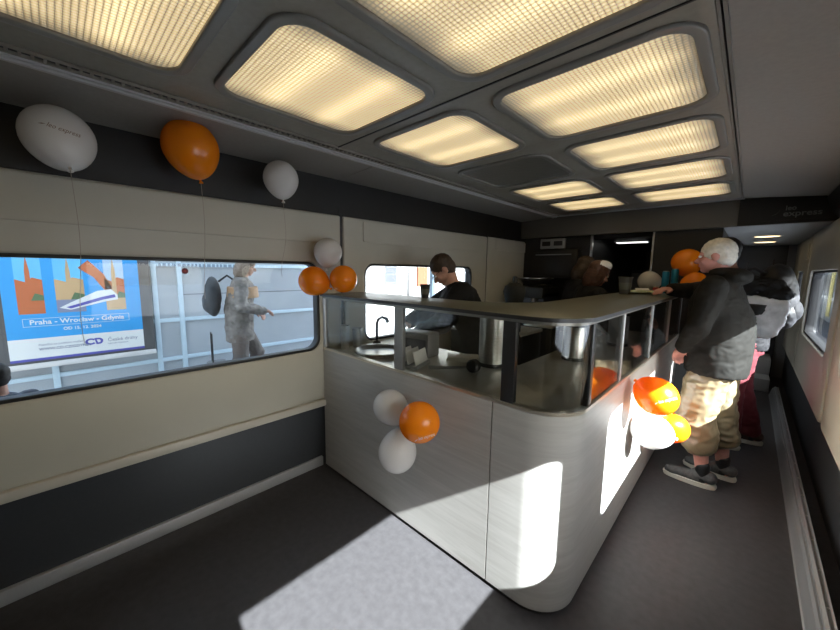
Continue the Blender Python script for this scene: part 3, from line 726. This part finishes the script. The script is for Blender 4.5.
def person(label, loc, rz, H, cl, pose, name='person'):
    """local frame: +y forward, +x to the person's right; sizes for 1.75 m scaled to H"""
    k = H/1.75
    t = thing(name, label, 'person', loc, rz)
    SC = Matrix.Scale(k, 4)
    hip = V(pose.get('hip', (0, 0, .93))); sh = V(pose.get('sh', (0, .01, 1.42))); nk = sh+V(pose.get('nk', (0, .02, .07)))
    hd = nk+V(pose.get('hd', (0, .03, .14)))
    HR = Matrix.Rotation(pose.get('yaw', 0), 3, 'Z') @ Matrix.Rotation(-pose.get('pitch', 0), 3, 'X')
    sw = pose.get('sw', .185); arms = pose['arms']; legs = pose['legs']
    mid = hip.lerp(sh, .5)+V((0, -.01, 0))
    fat = pose.get('fat', 1)
    def H_(p): return hd + HR @ V(p)
    # ---- body, one continuous surface
    bm = bmesh.new()
    ell(bm, H_((0, -.012, .022)), (.074, .094, .088), HR); ell(bm, H_((0, .018, -.03)), (.060, .072, .080), HR)
    ell(bm, H_((0, .058, -.088)), (.030, .028, .024), HR); cap(bm, H_((0, .082, .0)), H_((0, .106, -.032)), .009, .014)
    for s_ in (-1, 1):
        ell(bm, H_((s_*.074, -.012, -.012)), (.010, .022, .034), HR); ell(bm, H_((s_*.014, .096, -.036)), (.009, .010, .008), HR)
        ell(bm, H_((s_*.030, .070, .018)), (.026, .014, .010), HR); ell(bm, H_((s_*.036, .058, -.035)), (.022, .020, .020), HR)
    ell(bm, H_((0, .086, -.062)), (.022, .010, .007), HR)
    cap(bm, H_((0, -.025, -.05)), nk-V((0, 0, .03)), .054, .058)
    torso(bm, [(hip-V((0, 0, .08)), .13, .10), (hip, .16, .11), (mid, .14, .105), (sh-V((0, 0, .12)), .165, .11), (sh, .14, .075), (sh+V((0, .0, .05)), .06, .055)])
    for sd, (el, wr) in arms.items():
        S0 = sh+V((sd*sw*.9, 0, -.02)); el = V(el); wr = V(wr)
        cap(bm, S0, el, .050, .038); cap(bm, el, wr, .040, .026)
        d = (wr-el).normalized(); side = d.cross(V((0, 0, 1))); side = side.normalized() if side.length > .1 else V((1, 0, 0))
        nrm = side.cross(d).normalized(); pl = wr+d*.055
        ell(bm, wr+d*.045, (.040, .040, .040)) if False else None
        cap(bm, wr, pl+side*.018, .024, .020); cap(bm, wr, pl-side*.018, .024, .020)
        for f, ln in zip((-.030, -.010, .010, .030), (.058, .075, .080, .070)):
            b0 = pl+side*f*1.05+d*.012; b1 = b0+d*ln*.5-nrm*ln*.18; b2 = b1+d*ln*.32-nrm*ln*.42
            cap(bm, b0, b1, .010, .0092); cap(bm, b1, b2, .0092, .0078)
        th0 = wr+d*.02+side*.022*(-sd); th1 = th0+d*.03+side*.030*(-sd)-nrm*.012; th2 = th1+d*.028-nrm*.014
        cap(bm, th0, th1, .013, .011); cap(bm, th1, th2, .011, .009)
    for sd, (kn, an, toe) in legs.items():
        kn = V(kn); an = V(an); h0 = hip+V((sd*.085, 0, -.03)); toe = V(toe)
        cap(bm, h0, kn, .080, .052); cap(bm, kn, kn.lerp(an, .35)-V((0, .012, 0)), .050, .055); cap(bm, kn.lerp(an, .35)-V((0, .012, 0)), an, .053, .036)
        cap(bm, an-V((0, 0, .045))-(toe-an).normalized()*.03, V((toe.x, toe.y, .022)), .033, .022)
    melt('body', bm, cl['skin'], t, .0065, 3, mtx=SC)
    # ---- eyes
    for s_ in (-1, 1):
        bm = bmesh.new(); ell(bm, H_((s_*.031, .078, .002)), (.0125, .0105, .009), HR)
        for v in bm.verts: v.co *= k
        fin('eye', bm, cl.get('eye', M['white']), t, True)
    # ---- hair
    if 'hair' in cl:
        bm = bmesh.new(); st = cl.get('hairstyle', 'short')
        if st == 'short':
            ell(bm, H_((0, -.022, .034)), (.083, .098, .089), HR); ell(bm, H_((0, -.045, -.010)), (.076, .068, .080), HR)
        elif st == 'thin':
            ell(bm, H_((0, -.018, .028)), (.080, .098, .090), HR); ell(bm, H_((0, -.050, -.018)), (.074, .062, .066), HR)
        elif st == 'long':
            ell(bm, H_((0, -.022, .036)), (.092, .106, .092), HR); ell(bm, H_((0, -.055, -.06)), (.095, .07, .13), HR)
            for s_ in (-1, 1): ell(bm, H_((s_*.07, -.01, -.05)), (.025, .05, .11), HR)
        melt('hair', bm, cl['hair'], t, .0075, 3, fold=.0035, fs=40, mtx=SC)
    # ---- top
    q = pose.get('bulk', .02); bm = bmesh.new(); hem = hip.z-pose.get('hem', .10)
    hm = V((hip.x, hip.y, hem))
    torso(bm, [(hm, (.150+q)*fat, (.115+q)*fat), (hip+V((0, 0, .03)), (.155+q)*fat, (.120+q)*fat), (mid, (.150+q)*fat, (.118+q)*fat), (sh-V((0, 0, .13)), .172+q, .118+q), (sh+V((0, 0, -.01)), .145+q, .085+q*.6), (sh+V((0, .003, .05)), .078, .070)])
    for sd, (el, wr) in arms.items():
        S0 = sh+V((sd*sw*.92, 0, -.03)); el = V(el); wr = V(wr)
        cap(bm, S0, el, .064+q*.4, .050+q*.4); cap(bm, el, el.lerp(wr, cl.get('sleeve', .97)), .052+q*.4, .038+q*.3)
    if cl.get('hood'):
        ell(bm, sh+V((0, -.085, .045)), (.13, .075, .055)); ell(bm, sh+V((0, -.02, .07)), (.105, .085, .032))
    melt(cl.get('topname', 'jacket'), bm, cl['top'], t, .009, 4, fold=pose.get('fold', .007), mtx=SC)
    if 'collar' in cl:
        bm = bmesh.new(); torso(bm, [(nk+V((0, -.012, -.04)), .082, .076), (nk+V((0, -.018, .022)), .070, .070)])
        melt('collar', bm, cl['collar'], t, .008, 2, mtx=SC)
    # ---- trousers
    bm = bmesh.new(); q2 = cl.get('legbulk', .02)
    torso(bm, [(hip-V((0, 0, .13)), .150+q2*.6, .115+q2*.5), (hip, .155+q2*.5, .115+q2*.5), (hip+V((0, 0, .08)), .14, .105)])
    for sd, (kn, an, toe) in legs.items():
        kn = V(kn); an = V(an); h0 = hip+V((sd*.085, 0, -.05)); f = cl.get('leglen', .93)
        cap(bm, h0, kn, .090+q2*.7, .064+q2); cap(bm, kn, kn.lerp(an, f), .066+q2, (.052 if f > .6 else .066)+q2)
    melt('trousers', bm, cl['legs'], t, .009, 4, fold=cl.get('legfold', .008), fs=cl.get('legfs', 8), mtx=SC)
    # ---- shoes and socks
    for sd, (kn, an, toe) in legs.items():
        an = V(an); toe = V(toe); d = V((toe.x-an.x, toe.y-an.y, 0)).normalized(); lift = an.z-.085
        if cl.get('socks'):
            bm = bmesh.new(); cap(bm, an+V((0, 0, .055)), an-V((0, 0, .03)), .043, .043); melt('sock', bm, cl['socks'], t, .007, 2, mtx=SC)
        hl = V((an.x, an.y, 0))-d*.045; tp = V((toe.x, toe.y, 0))
        bm = bmesh.new(); a0 = V((0, 0, .052+lift))
        cap(bm, hl+a0+V((0, 0, .018)), hl+d*.07+a0+V((0, 0, .016)), .043, .044); cap(bm, hl+d*.06+a0, tp+V((0, 0, .040)), .042, .034); ell(bm, tp+V((0, 0, .04))-d*.02, (.044, .044, .028))
        melt('shoe', bm, cl['shoe'], t, .007, 3, mtx=SC)
        if cl.get('sole'):
            bm = bmesh.new(); n = 20; A = []
            sx = V((d.y, -d.x, 0)); L = (tp-hl).length+.085; c = (hl+tp)/2
            for z, g in ((0, .97), (.018, 1.0), (.030, .98)):
                A.append([bm.verts.new(c+d*(L/2*g*math.cos(2*PI*i/n)*(1 if True else 0))+sx*(.050*g*math.copysign(abs(math.sin(2*PI*i/n))**.7, math.sin(2*PI*i/n)))+V((0, 0, z+lift*.7))) for i in range(n)])
            for a, b in zip(A, A[1:]):
                for i in range(n): bm.faces.new((a[i], a[(i+1) % n], b[(i+1) % n], b[i]))
            bm.faces.new(A[0][::-1]); bm.faces.new(A[-1])
            for v in bm.verts: v.co *= k
            fin('sole', bm, cl['sole'], t, 'auto')
    return t, k, H_

dk = mat('dark olive jacket', (.011, .0105, .009), .8, noise_s=6, noise_a=.2, spec=.2)
navy = mat('near black navy cloth', (.012, .012, .014), .75, spec=.25, noise_s=8, noise_a=.2)
khaki = mat('shiny khaki trousers', (.20, .16, .095), .36, noise_s=5, noise_a=.12, spec=.6)
whitehair = mat('white hair', (.60, .56, .47), .7, noise_s=50, noise_a=.15)
brownh = mat('brown hair', (.05, .03, .018), .6, noise_s=60, noise_a=.4)
darkh = mat('dark hair', (.015, .012, .010), .6, noise_s=60, noise_a=.4)
stand = lambda dx=0: {1: ((.10, .02, .50), (.10, -.02, .085), (.11, .15, 0)), -1: ((-.10, .02, .50), (-.10, -.02, .085), (-.11, .15, 0))}

# white-haired customer at the counter, facing the bar (-x)
LH = PI/2 - .0
t, k, HF = person('white-haired person in dark hooded jacket and khaki knee trousers leaning on the counter', (-.145, 3.10, 0), PI/2-.12, 1.73,
   dict(skin=M['skinred'], hair=whitehair, hairstyle='thin', top=dk, hood=True, collar=M['cream'], legs=khaki, leglen=.42, legbulk=.046, legfold=.016, legfs=6.5,
        socks=M['rubber'], shoe=mat('charcoal sneaker', (.07, .07, .07), .7, noise_s=60, noise_a=.3), sole=mat('off white sole', (.55, .52, .45), .6)),
   dict(hip=(0, -.03, .93), sh=(0, .0, 1.41), nk=(0, .012, .06), hd=(0, .03, .125), pitch=.10, sw=.19, bulk=.036, fat=1.16, hem=.14, fold=.007,
        arms={-1: ((-.27, .04, 1.12), (-.19, .12, .97)), 1: ((.25, .20, 1.335), (.10, .30, 1.345))},
        legs={-1: ((-.11, .03, .50), (-.125, -.05, .085), (-.14, .13, 0)), 1: ((.10, -.05, .50), (.11, -.12, .085), (.12, .07, 0))}))
# dark-haired customer behind
maroon = mat('dark red trousers', (.11, .012, .018), .7)
t2, k2, HF2 = person('dark-haired person in black jacket and dark red trousers behind the white-haired customer', (.01, 3.93, 0), PI/2+.1, 1.78,
   dict(skin=M['skin'], hair=darkh, top=navy, legs=maroon, socks=M['rubber'], shoe=mat('brown shoe', (.06, .03, .018), .6), sole=M['cream']),
   dict(sh=(0, .12, 1.41), hd=(0, .06, .13), bulk=.03, arms={-1: ((-.26, -.04, 1.15), (-.23, .12, .98)), 1: ((.26, -.02, 1.15), (.22, .15, 1.0))},
        legs={-1: ((-.11, .05, .50), (-.12, .03, .085), (-.12, .20, 0)), 1: ((.10, -.02, .50), (.11, -.13, .085), (.12, .04, 0))}))

# rucksack and bag carried by the second customer
bgm = mat('black nylon', (.014, .014, .016), .55, noise_s=10, noise_a=.3); lg = mat('light grey nylon', (.72, .72, .76), .45, noise_s=7, noise_a=.3)
t = thing('backpack', 'black rounded backpack on the back of the dark-haired customer', 'backpack', (.17, 3.90, 1.06))
bm = bmesh.new(); ell(bm, (0, 0, .20), (.115, .16, .22)); ell(bm, (-.02, 0, .34), (.10, .15, .14)); ell(bm, (.05, 0, .10), (.08, .13, .12)); melt('pack_body', bm, bgm, t, .01, 4, fold=.008)
bm = bmesh.new(); ell(bm, (.085, 0, .12), (.06, .11, .09)); melt('front_pocket', bm, navy, t, .01, 3, fold=.006)
tubeo('grab_loop', [(-.05, -.03, .46), (-.05, -.02, .51), (-.05, .02, .51), (-.05, .03, .46)], .006, bgm, t)
for s_ in (-.09, .09): tubeo('shoulder_strap', [(-.08, s_, .40), (-.15, s_, .44), (-.24, s_*.9, .42)], .012, bgm, t)
t = thing('shoulder_bag', 'light grey and black shoulder bag hanging by the dark-haired customer', 'bag', (.05, 3.60, 1.0))
t.scale = (.74, .74, .88)
bm = bmesh.new(); torso(bm, [((0, 0, 0), .13, .07), ((.01, 0, .05), .17, .085), ((.02, 0, .18), .195, .09), ((.02, 0, .30), .19, .07), ((.02, 0, .33), .17, .04)])
melt('bag_body', bm, lg, t, .01, 3, fold=.012, fs=12, mtx=Matrix.Rotation(-.35, 4, 'Z') @ Matrix.Rotation(.12, 4, 'Y'))
bm = bmesh.new(); torso(bm, [((.02, -.065, .05), .035, .03), ((.0, -.066, .15), .075, .036), ((.03, -.060, .27), .10, .034)]); melt('dark_patch', bm, bgm, t, .008, 2, mtx=Matrix.Rotation(-.35, 4, 'Z'))
bm = bmesh.new(); torso(bm, [((-.12, -.02, .03), .06, .07), ((-.16, -.02, .15), .075, .09), ((-.13, -.02, .30), .06, .06)]); melt('side_pocket', bm, mat('charcoal nylon', (.06, .058, .055), .6), t, .01, 3, fold=.006)
tubeo('carry_strap', [(-.12, .0, .32), (-.13, .04, .50), (-.10, .10, .62)], .010, bgm, t); tubeo('carry_strap', [(.15, .0, .32), (.10, .02, .40), (.0, .02, .42), (-.08, .0, .32)], .010, lg, t)
t = thing('dark_coat', 'black folded coat draped over the light grey bag', 'coat', (.05, 3.64, 1.30))
t.scale = (.85, .85, .9)
bm = bmesh.new(); ell(bm, (0, 0, .06), (.20, .10, .075)); ell(bm, (.10, -.03, .02), (.12, .09, .05)); ell(bm, (-.1, 0, .1), (.12, .09, .08)); melt('cloth', bm, navy, t, .01, 4, fold=.02, fs=14)

# barman by the train window, head bowed
t3, k3, HF3 = person('barman with short brown hair, glasses and black shirt bowed over the worktop by the window', (-1.585, 2.26, 0), 2.33, 1.70,
   dict(skin=M['skin'], hair=brownh, top=mat('black shirt', (.009, .009, .010), .8, spec=.2, noise_s=8, noise_a=.2), topname='shirt', legs=navy, shoe=M['rubber']),
   dict(hip=(0, -.17, .92), sh=(0, .10, 1.35), nk=(0, .06, .055), hd=(0, .085, .095), pitch=.8, bulk=.07, fat=1.28, fold=.009,
        arms={-1: ((-.25, .26, 1.10), (-.12, .42, 1.0)), 1: ((.25, .32, 1.16), (.12, .50, 1.06))}, legs=stand()))
gl = []
bm = bmesh.new()
for s_ in (-1, 1):
    ring = [HF3((s_*.034+.022*math.cos(a), .104, .002+.017*math.sin(a))) for a in [2*PI*i/16 for i in range(17)]]
    tube(bm, ring, .0022, 6); tube(bm, [HF3((s_*.056, .10, .006)), HF3((s_*.078, .05, .008)), HF3((s_*.080, -.01, .0))], .002, 6)
tube(bm, [HF3((-.012, .106, .004)), HF3((.012, .106, .004))], .002, 6)
for v in bm.verts: v.co *= k3
fin('glasses', bm, mat('dark red frame', (.08, .01, .01), .3), t3)

# two bowed heads behind the aisle counter
person('person with dark brown hair in black behind the counter, left of the white cap', (-1.35, 3.83, 0), -PI/4, 1.66,
   dict(skin=M['skin'], hair=brownh, hairstyle='long', top=navy, legs=navy, shoe=M['rubber']),
   dict(sh=(0, .03, 1.40), pitch=.5, hd=(0, .06, .11), bulk=.03, arms={-1: ((-.25, .02, 1.12), (-.16, .2, 1.0)), 1: ((.25, .02, 1.12), (.16, .2, 1.0))}, legs=stand()))
t5, k5, HF5 = person('person with reddish hair and a white cap in black clothes behind the counter', (-1.10, 3.44, 0), -PI/4, 1.60,
   dict(skin=M['skin'], hair=mat('reddish hair', (.075, .028, .014), .6, noise_s=60, noise_a=.4), hairstyle='long', top=navy, legs=navy, shoe=M['rubber']),
   dict(sh=(0, .03, 1.40), pitch=.45, hd=(0, .06, .11), bulk=.03, arms={-1: ((-.25, .02, 1.12), (-.16, .2, 1.0)), 1: ((.25, .02, 1.12), (.16, .2, 1.0))}, legs=stand()))
bm = bmesh.new(); ell(bm, HF5((0, -.02, .072)), (.090, .106, .062)); melt('cap', bm, M['white'], t5, .008, 2, mtx=Matrix.Scale(k5, 4))

# ============================================================ OUTSIDE, LEFT
PZ = -.25
conc = mat('platform concrete', (.60, .61, .62), .8, noise_s=3, noise_a=.1)
struct(boxo('ground', (-60, -60, -1.4), (60, 90, -1.3), mat('ballast', (.22, .23, .26), .9, noise_s=6, noise_a=.3)))
struct(boxo('platform', (-13.4, -14, PZ-1.05), (-2.75, 40, PZ), conc))
struct(boxo('trim_60', (-3.35, -14, PZ+.0005), (-3.2, 40, PZ+.006), M['white']))
struct(boxo('trim_61', (-2.86, -14, PZ+.0005), (-2.75, 40, PZ+.006), M['white']))
XW = -6.3
frm = mat('pale blue steel frame', (.58, .72, .80), .5)
pnl = mat('pale grey wall sheet', (.42, .46, .49), .35, noise_s=2, noise_a=.06)
t = thing('panel_wall', 'pale grey platform wall with light blue steel frames behind the poster', 'wall', (XW, 0, PZ))
boxo('sheet', (-.10, -5, 0), (-.04, 4.35, 2.9), pnl, t)
for y in (-4.0, -2.9, -1.8, -.9, -.1, .985, 1.30, 4.2): boxo('upright', (-.05, y-.032, .0), (.0, y+.032, 2.85), frm, t, bev=.004)
for z in (.02, .30, .895, 1.73, 2.6): boxo('rail', (-.045, -5, z-.028), (-.005, 4.35, z+.028), frm, t, bev=.004)
boxo('reflection_strip', (-.042, 1.3, 1.27), (-.036, 4.3, 1.285), M['greypl'], t)  # dark reflection line on the wall, drawn as a grey strip
bm = bmesh.new(); y = 1.05
while y < 2.2:
    w_ = random.choice((.03, .04, .05)); box(bm, (-.004, y, 1.705), (.0005, y+w_, 1.75)); y += w_+.022
fin('marking_strip', bm, mat('faded blue marking', (.25, .33, .42), .6), t)
sunshade_ = struct(boxo('trim_62', (-7.0, -14, 3.30), (-1.55, 4.9, 3.34), M['white']))  # unseen canopy sheet added to screen the platform wall and passer-by from the sun
struct(boxo('trim_63', (-2.35, -14, 2.32), (.65, 7.6, 2.85), M['greypl'], bev=.2))
m = bpy.data.materials.new('added sunshade sheet'); m.use_nodes = True; q = m.node_tree; q.nodes.clear()
oo = q.nodes.new('ShaderNodeOutputMaterial'); tr = q.nodes.new('ShaderNodeBsdfTranslucent'); tr.inputs[0].default_value = (.5, .55, .6, 1)
df = q.nodes.new('ShaderNodeBsdfDiffuse'); df.inputs[0].default_value = (.6, .62, .65, 1); mx = q.nodes.new('ShaderNodeMixShader'); mx.inputs[0].default_value = .55
q.links.new(tr.outputs[0], mx.inputs[1]); q.links.new(df.outputs[0], mx.inputs[2]); q.links.new(mx.outputs[0], oo.inputs[0])
sunshade_.data.materials.clear(); sunshade_.data.materials.append(m)

# lit poster case
t = thing('poster_case', 'large blue travel poster in a dark glazed case on the platform wall', 'poster', (XW+.02, 0, 0))
boxo('case', (-.03, -.66, .20), (.05, .93, 2.25), mat('case frame', (.10, .10, .10), .5), t, bev=.008)
boxo('lower_lip', (.05, -.66, .19), (.075, .93, .255), M['white'], t, bev=.003)
def MP(x): return MX(x)
def flat(name, pts, x, m, par):
    bm = bmesh.new(); f = bm.faces.new([bm.verts.new((x, a, b)) for a, b in pts]); return fin(name, bm, m, par)
A0, A1, X0 = -.455, .80, .056
pb = mat('poster blue', (.045, .36, .78), .5); pb2 = mat('poster sky', (.16, .55, .85), .5)
boxo('sheet', (.05, A0, .285), (.0545, A1, 2.1), pb, t)
def rect(y0, z0, y1, z1): return [(y0, z0), (y1, z0), (y1, z1), (y0, z1)]
wp = mat('poster white', (.80, .82, .80), .5); vio = mat('poster violet', (.10, .10, .42), .5)
flat('white_band', rect(A0, .315, A1, .56), X0, wp, t); flat('violet_line', rect(A0, .285, A1, .315), X0, vio, t)
# picture strips with generic old-town towers
org = mat('brick orange', (.55, .16, .06), .6); tan = mat('sandstone', (.62, .42, .22), .6); dg = mat('poster green', (.12, .2, .10), .6); cold = mat('dusk water', (.25, .28, .40), .6)
pale = mat('pale cloud', (.45, .62, .78), .6)
for y0, y1, kind in ((-.34, -.12, 0), (-.02, .24, 1), (.44, .64, 2)):
    flat('picture', rect(y0, .86, y1, 1.95), X0, pb2 if kind != 2 else pale, t)
    flat('picture_water', rect(y0, .86, y1, 1.02), X0+.0006, org if kind == 0 else cold if kind == 1 else tan, t)
    w_ = y1-y0; c = (y0+y1)/2
    flat('picture_house', [(y0, 1.02), (y1, 1.02), (y1, 1.27), (c+.03, 1.30), (c-.02, 1.24), (y0, 1.28)], X0+.001, org if kind != 1 else tan, t)
    flat('picture_tower', [(c-.03, 1.05), (c+.02, 1.05), (c+.015, 1.38), (c-.005, 1.56), (c-.025, 1.38)], X0+.0016, tan if kind else org, t)
    flat('picture_trees', [(c, 1.02), (y1, 1.02), (y1, 1.08), (c+.04, 1.11)], X0+.002, dg, t)
flat('picture_roofs', [(.20, 1.42), (.30, 1.52), (.44, 1.34), (.52, 1.14), (.44, 1.12), (.34, 1.30)], X0+.001, org, t)
flat('picture_train', [(.0, .92), (.10, .98), (.36, 1.12), (.50, 1.14), (.56, 1.06), (.56, 1.0), (.44, .98), (.10, .89)], X0+.0024, wp, t)
flat('picture_train_stripe', [(.06, .925), (.40, 1.04), (.53, 1.07), (.54, 1.03), (.42, 1.005), (.10, .905)], X0+.003, vio, t)
for a, b, c_, d_ in ((-.32, .705, .66, .709), (-.32, .800, .66, .804), (-.32, .705, -.316, .804), (.656, .705, .66, .804)): flat('box_line', rect(a, b, c_, d_), X0+.001, wp, t)
text('headline', 'Praha - Wrocław - Gdynia', .082, wp, MX(X0+.001) @ Matrix.Translation((.17, .755, 0)), t, bold=.0015)
text('date_line', 'OD 15. 12. 2024', .052, wp, MX(X0+.001) @ Matrix.Translation((.19, .655, 0)), t, bold=.001)
ink = mat('grey ink', (.16, .2, .3), .6)
text('small_print', 'Pojeďte za polským mořem', .036, ink, MX(X0+.001) @ Matrix.Translation((-.215, .475, 0)), t, align='LEFT')
text('web_address', 'WWW.CD.CZ/GDYNIA', .044, ink, MX(X0+.001) @ Matrix.Translation((-.215, .42, 0)), t, align='LEFT', bold=.001)
text('company_name', 'České dráhy', .062, ink, MX(X0+.001) @ Matrix.Translation((.415, .455, 0)), t, align='LEFT')
text('company_line', 'Národní dopravce', .028, ink, MX(X0+.001) @ Matrix.Translation((.415, .405, 0)), t, align='LEFT')
plate('logo', [[(.25+.055*math.cos(a), .455+.042*math.sin(a)) for a in [PI*.2+1.6*PI*i/20 for i in range(21)]]+[(.25+.030*math.cos(a), .455+.022*math.sin(a)) for a in [PI*1.8-1.6*PI*i/20 for i in range(21)]]], .001, vio, MX(X0+.001), t)
plate('logo', [[(.30+.0, .413), (.325, .413)]+[(.325+.045*math.cos(a), .455+.042*math.sin(a)) for a in [-PI/2+PI*i/12 for i in range(13)]]+[(.285, .497)], [(.318, .435), (.305, .475), (.325, .475)]+[(.325+.020*math.cos(a), .455+.020*math.sin(a)) for a in [PI/2-PI*i/8 for i in range(9)]]], .001, vio, MX(X0+.001), t)
text('top_words', 'Jó', .12, wp, MX(X0+.001) @ Matrix.Translation((.30, 1.60, 0)), t, bold=.002)
# red round sticker on the window pane
t = thing('window_sticker', 'small dark red round sticker on the long train window', 'sticker', tuple(at(185, 271, 0, -2.1995)))
latheo('disc', [(0, .0), (.0155, .0), (.0155, .0015), (0, .0015)], (0, 0, 0), mat('dark red', (.16, .006, .006), .5), t, 28, Matrix.Rotation(PI/2, 3, 'Y'))
latheo('centre_dot', [(0, .0016), (.005, .0016), (.005, .0022), (0, .0022)], (0, 0, 0), mat('red', (.4, .02, .01), .5), t, 20, Matrix.Rotation(PI/2, 3, 'Y'))

# passer-by on the platform
coat = mat('grey beige coat', (.24, .215, .19), .8, noise_s=14, noise_a=.3)
tp_, kp, HFp = person('passer-by in grey and tan coat with a dark backpack walking on the platform', (-4.75, 1.60, PZ), -.35, 1.88,
   dict(skin=M['skin'], hair=mat('ash brown hair', (.28, .22, .17), .7, noise_s=60, noise_a=.3), hairstyle='long', top=coat, legs=mat('grey brown trousers', (.20, .17, .15), .8), shoe=M['rubber'], legbulk=.02),
   dict(sh=(0, .04, 1.42), pitch=.35, hd=(0, .05, .125), bulk=.035, hem=.22, fold=.012,
        arms={-1: ((-.26, .02, 1.16), (-.12, .20, 1.04)), 1: ((.28, .03, 1.14), (.16, .26, 1.08))},
        legs={-1: ((-.09, .18, .52), (-.09, .16, .10), (-.09, .32, .02)), 1: ((.09, .0, .50), (.09, -.22, .12), (.09, -.06, 0))}))
bm = bmesh.new(); torso(bm, [((0, .05, 1.23), .215, .175), ((0, .05, 1.36), .215, .165)]); melt('tan_yoke', bm, mat('tan yoke', (.48, .30, .17), .8), tp_, .01, 2, mtx=Matrix.Scale(kp, 4))
t = thing('backpack', 'dark grey backpack on the passer-by on the platform', 'backpack', (-4.82, 1.33, PZ+1.12), -.35)
bm = bmesh.new(); ell(bm, (0, 0, .22), (.15, .09, .25)); ell(bm, (0, -.05, .15), (.12, .07, .14)); melt('pack_body', bm, mat('slate nylon', (.07, .075, .08), .6), t, .012, 3, fold=.008)
tubeo('strap', [(-.08, .06, .4), (-.09, .16, .48), (-.09, .26, .40)], .014, M['rubber'], t)
t = thing('suitcase', 'grey wheeled suitcase pulled beside the passer-by', 'suitcase', (-4.62, 1.28, PZ), -.2)
boxo('shell', (-.13, -.11, .05), (.16, .10, .56), mat('grey shell', (.22, .22, .23), .5), t, bev=.03)
for x in (-.09, .12): latheo('wheel', [(0, -.012), (.028, -.012), (.03, 0), (.028, .012), (0, .012)], (x, 0, .03), M['rubber'], t, 16, Matrix.Rotation(PI/2, 3, 'Y'))
tubeo('pull_handle', [(-.05, -.05, .55), (-.05, -.05, .92), (.08, -.05, .92), (.08, -.05, .55)], .009, M['rubber'], t)
person('dark-haired child in navy jacket on the platform at the lower left window corner', (-3.0, -.27, PZ), PI/2+.4, 1.15,
   dict(skin=M['skin'], hair=darkh, top=M['darkblue'], legs=navy, shoe=M['rubber']),
   dict(bulk=.03, arms={-1: ((-.25, .0, 1.12), (-.22, .12, .92)), 1: ((.25, .0, 1.12), (.22, .12, .92))}, legs=stand()))

# white building seen through the second window
t = thing('station_building', 'white station building seen through the second left window', 'building', (-14, 18, -1.3))
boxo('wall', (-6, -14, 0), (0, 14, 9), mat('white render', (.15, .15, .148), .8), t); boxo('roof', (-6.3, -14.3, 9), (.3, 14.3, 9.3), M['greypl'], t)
boxo('cornice', (0, -14, 2.60), (.04, 14, 2.66), M['greypl'], t)
for y in (-11.5, -9, -5.6, -1.5, 1.5, 5, 8.5, 11.5):
    f = boxo('window', (-.02, y-.42, 2.02), (.06, y+.42, 3.7), mat('grey window frame', (.05, .055, .06), .6) if y == -11.5 else bpy.data.materials['grey window frame'], t)
    boxo('glass_pane', (.06, y-.36, 2.1), (.065, y+.36, 3.62), M['darkwall'], f)
    for z in (2.5, 2.9, 3.3): boxo('bar', (.065, y-.36, z-.03), (.08, y+.36, z+.03), bpy.data.materials['grey window frame'], f)
t = thing('orange_board', 'upright orange information board before the white building', 'sign', (-12.0, 12.75, PZ))
boxo('board', (-.05, -.35, .9), (.05, .35, 1.85), mat('orange board', (.10, .026, .006), .6), t); boxo('post', (-.04, -.05, 0), (.04, .05, .9), M['greypl'], t)
t = thing('blue_column', 'light blue steel column beside the orange board', 'column', (-12.0, 13.55, PZ))
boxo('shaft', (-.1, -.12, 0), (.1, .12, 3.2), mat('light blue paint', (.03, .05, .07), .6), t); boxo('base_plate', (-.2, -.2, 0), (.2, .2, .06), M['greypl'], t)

# ============================================================ OUTSIDE, RIGHT: a train on the next track, its shaded side facing us
t = thing('neighbouring_train', 'grey train on the next track outside the right windows', 'train', (4.2, 32, -1.2))
tg = mat('train grey', (.16, .18, .19), .5)
boxo('car_body', (-1.3, -17, .4), (1.3, 17, 3.6), tg, t, bev=.12); boxo('window_band', (-1.312, -16.8, 1.9), (-1.30, 16.8, 2.7), M['rubber'], t)
boxo('waist_stripe', (-1.315, -16.8, 1.5), (-1.30, 16.8, 1.62), M['white'], t)
for k in range(8): boxo('door_panel', (-1.33, -15+4.2*k, .7), (-1.30, -14.1+4.2*k, 3.0), mat('door yellow', (.6, .5, .12), .5) if k == 0 else bpy.data.materials['door yellow'], t, bev=.01)
for k in range(6):
    for s_ in (-1, 1): latheo('wheel', [(0, -.06), (.44, -.06), (.46, .06), (0, .06)], (s_*.72, -14+5.6*k, .37), M['greypl'], t, 28, Matrix.Rotation(PI/2, 3, 'Y'))
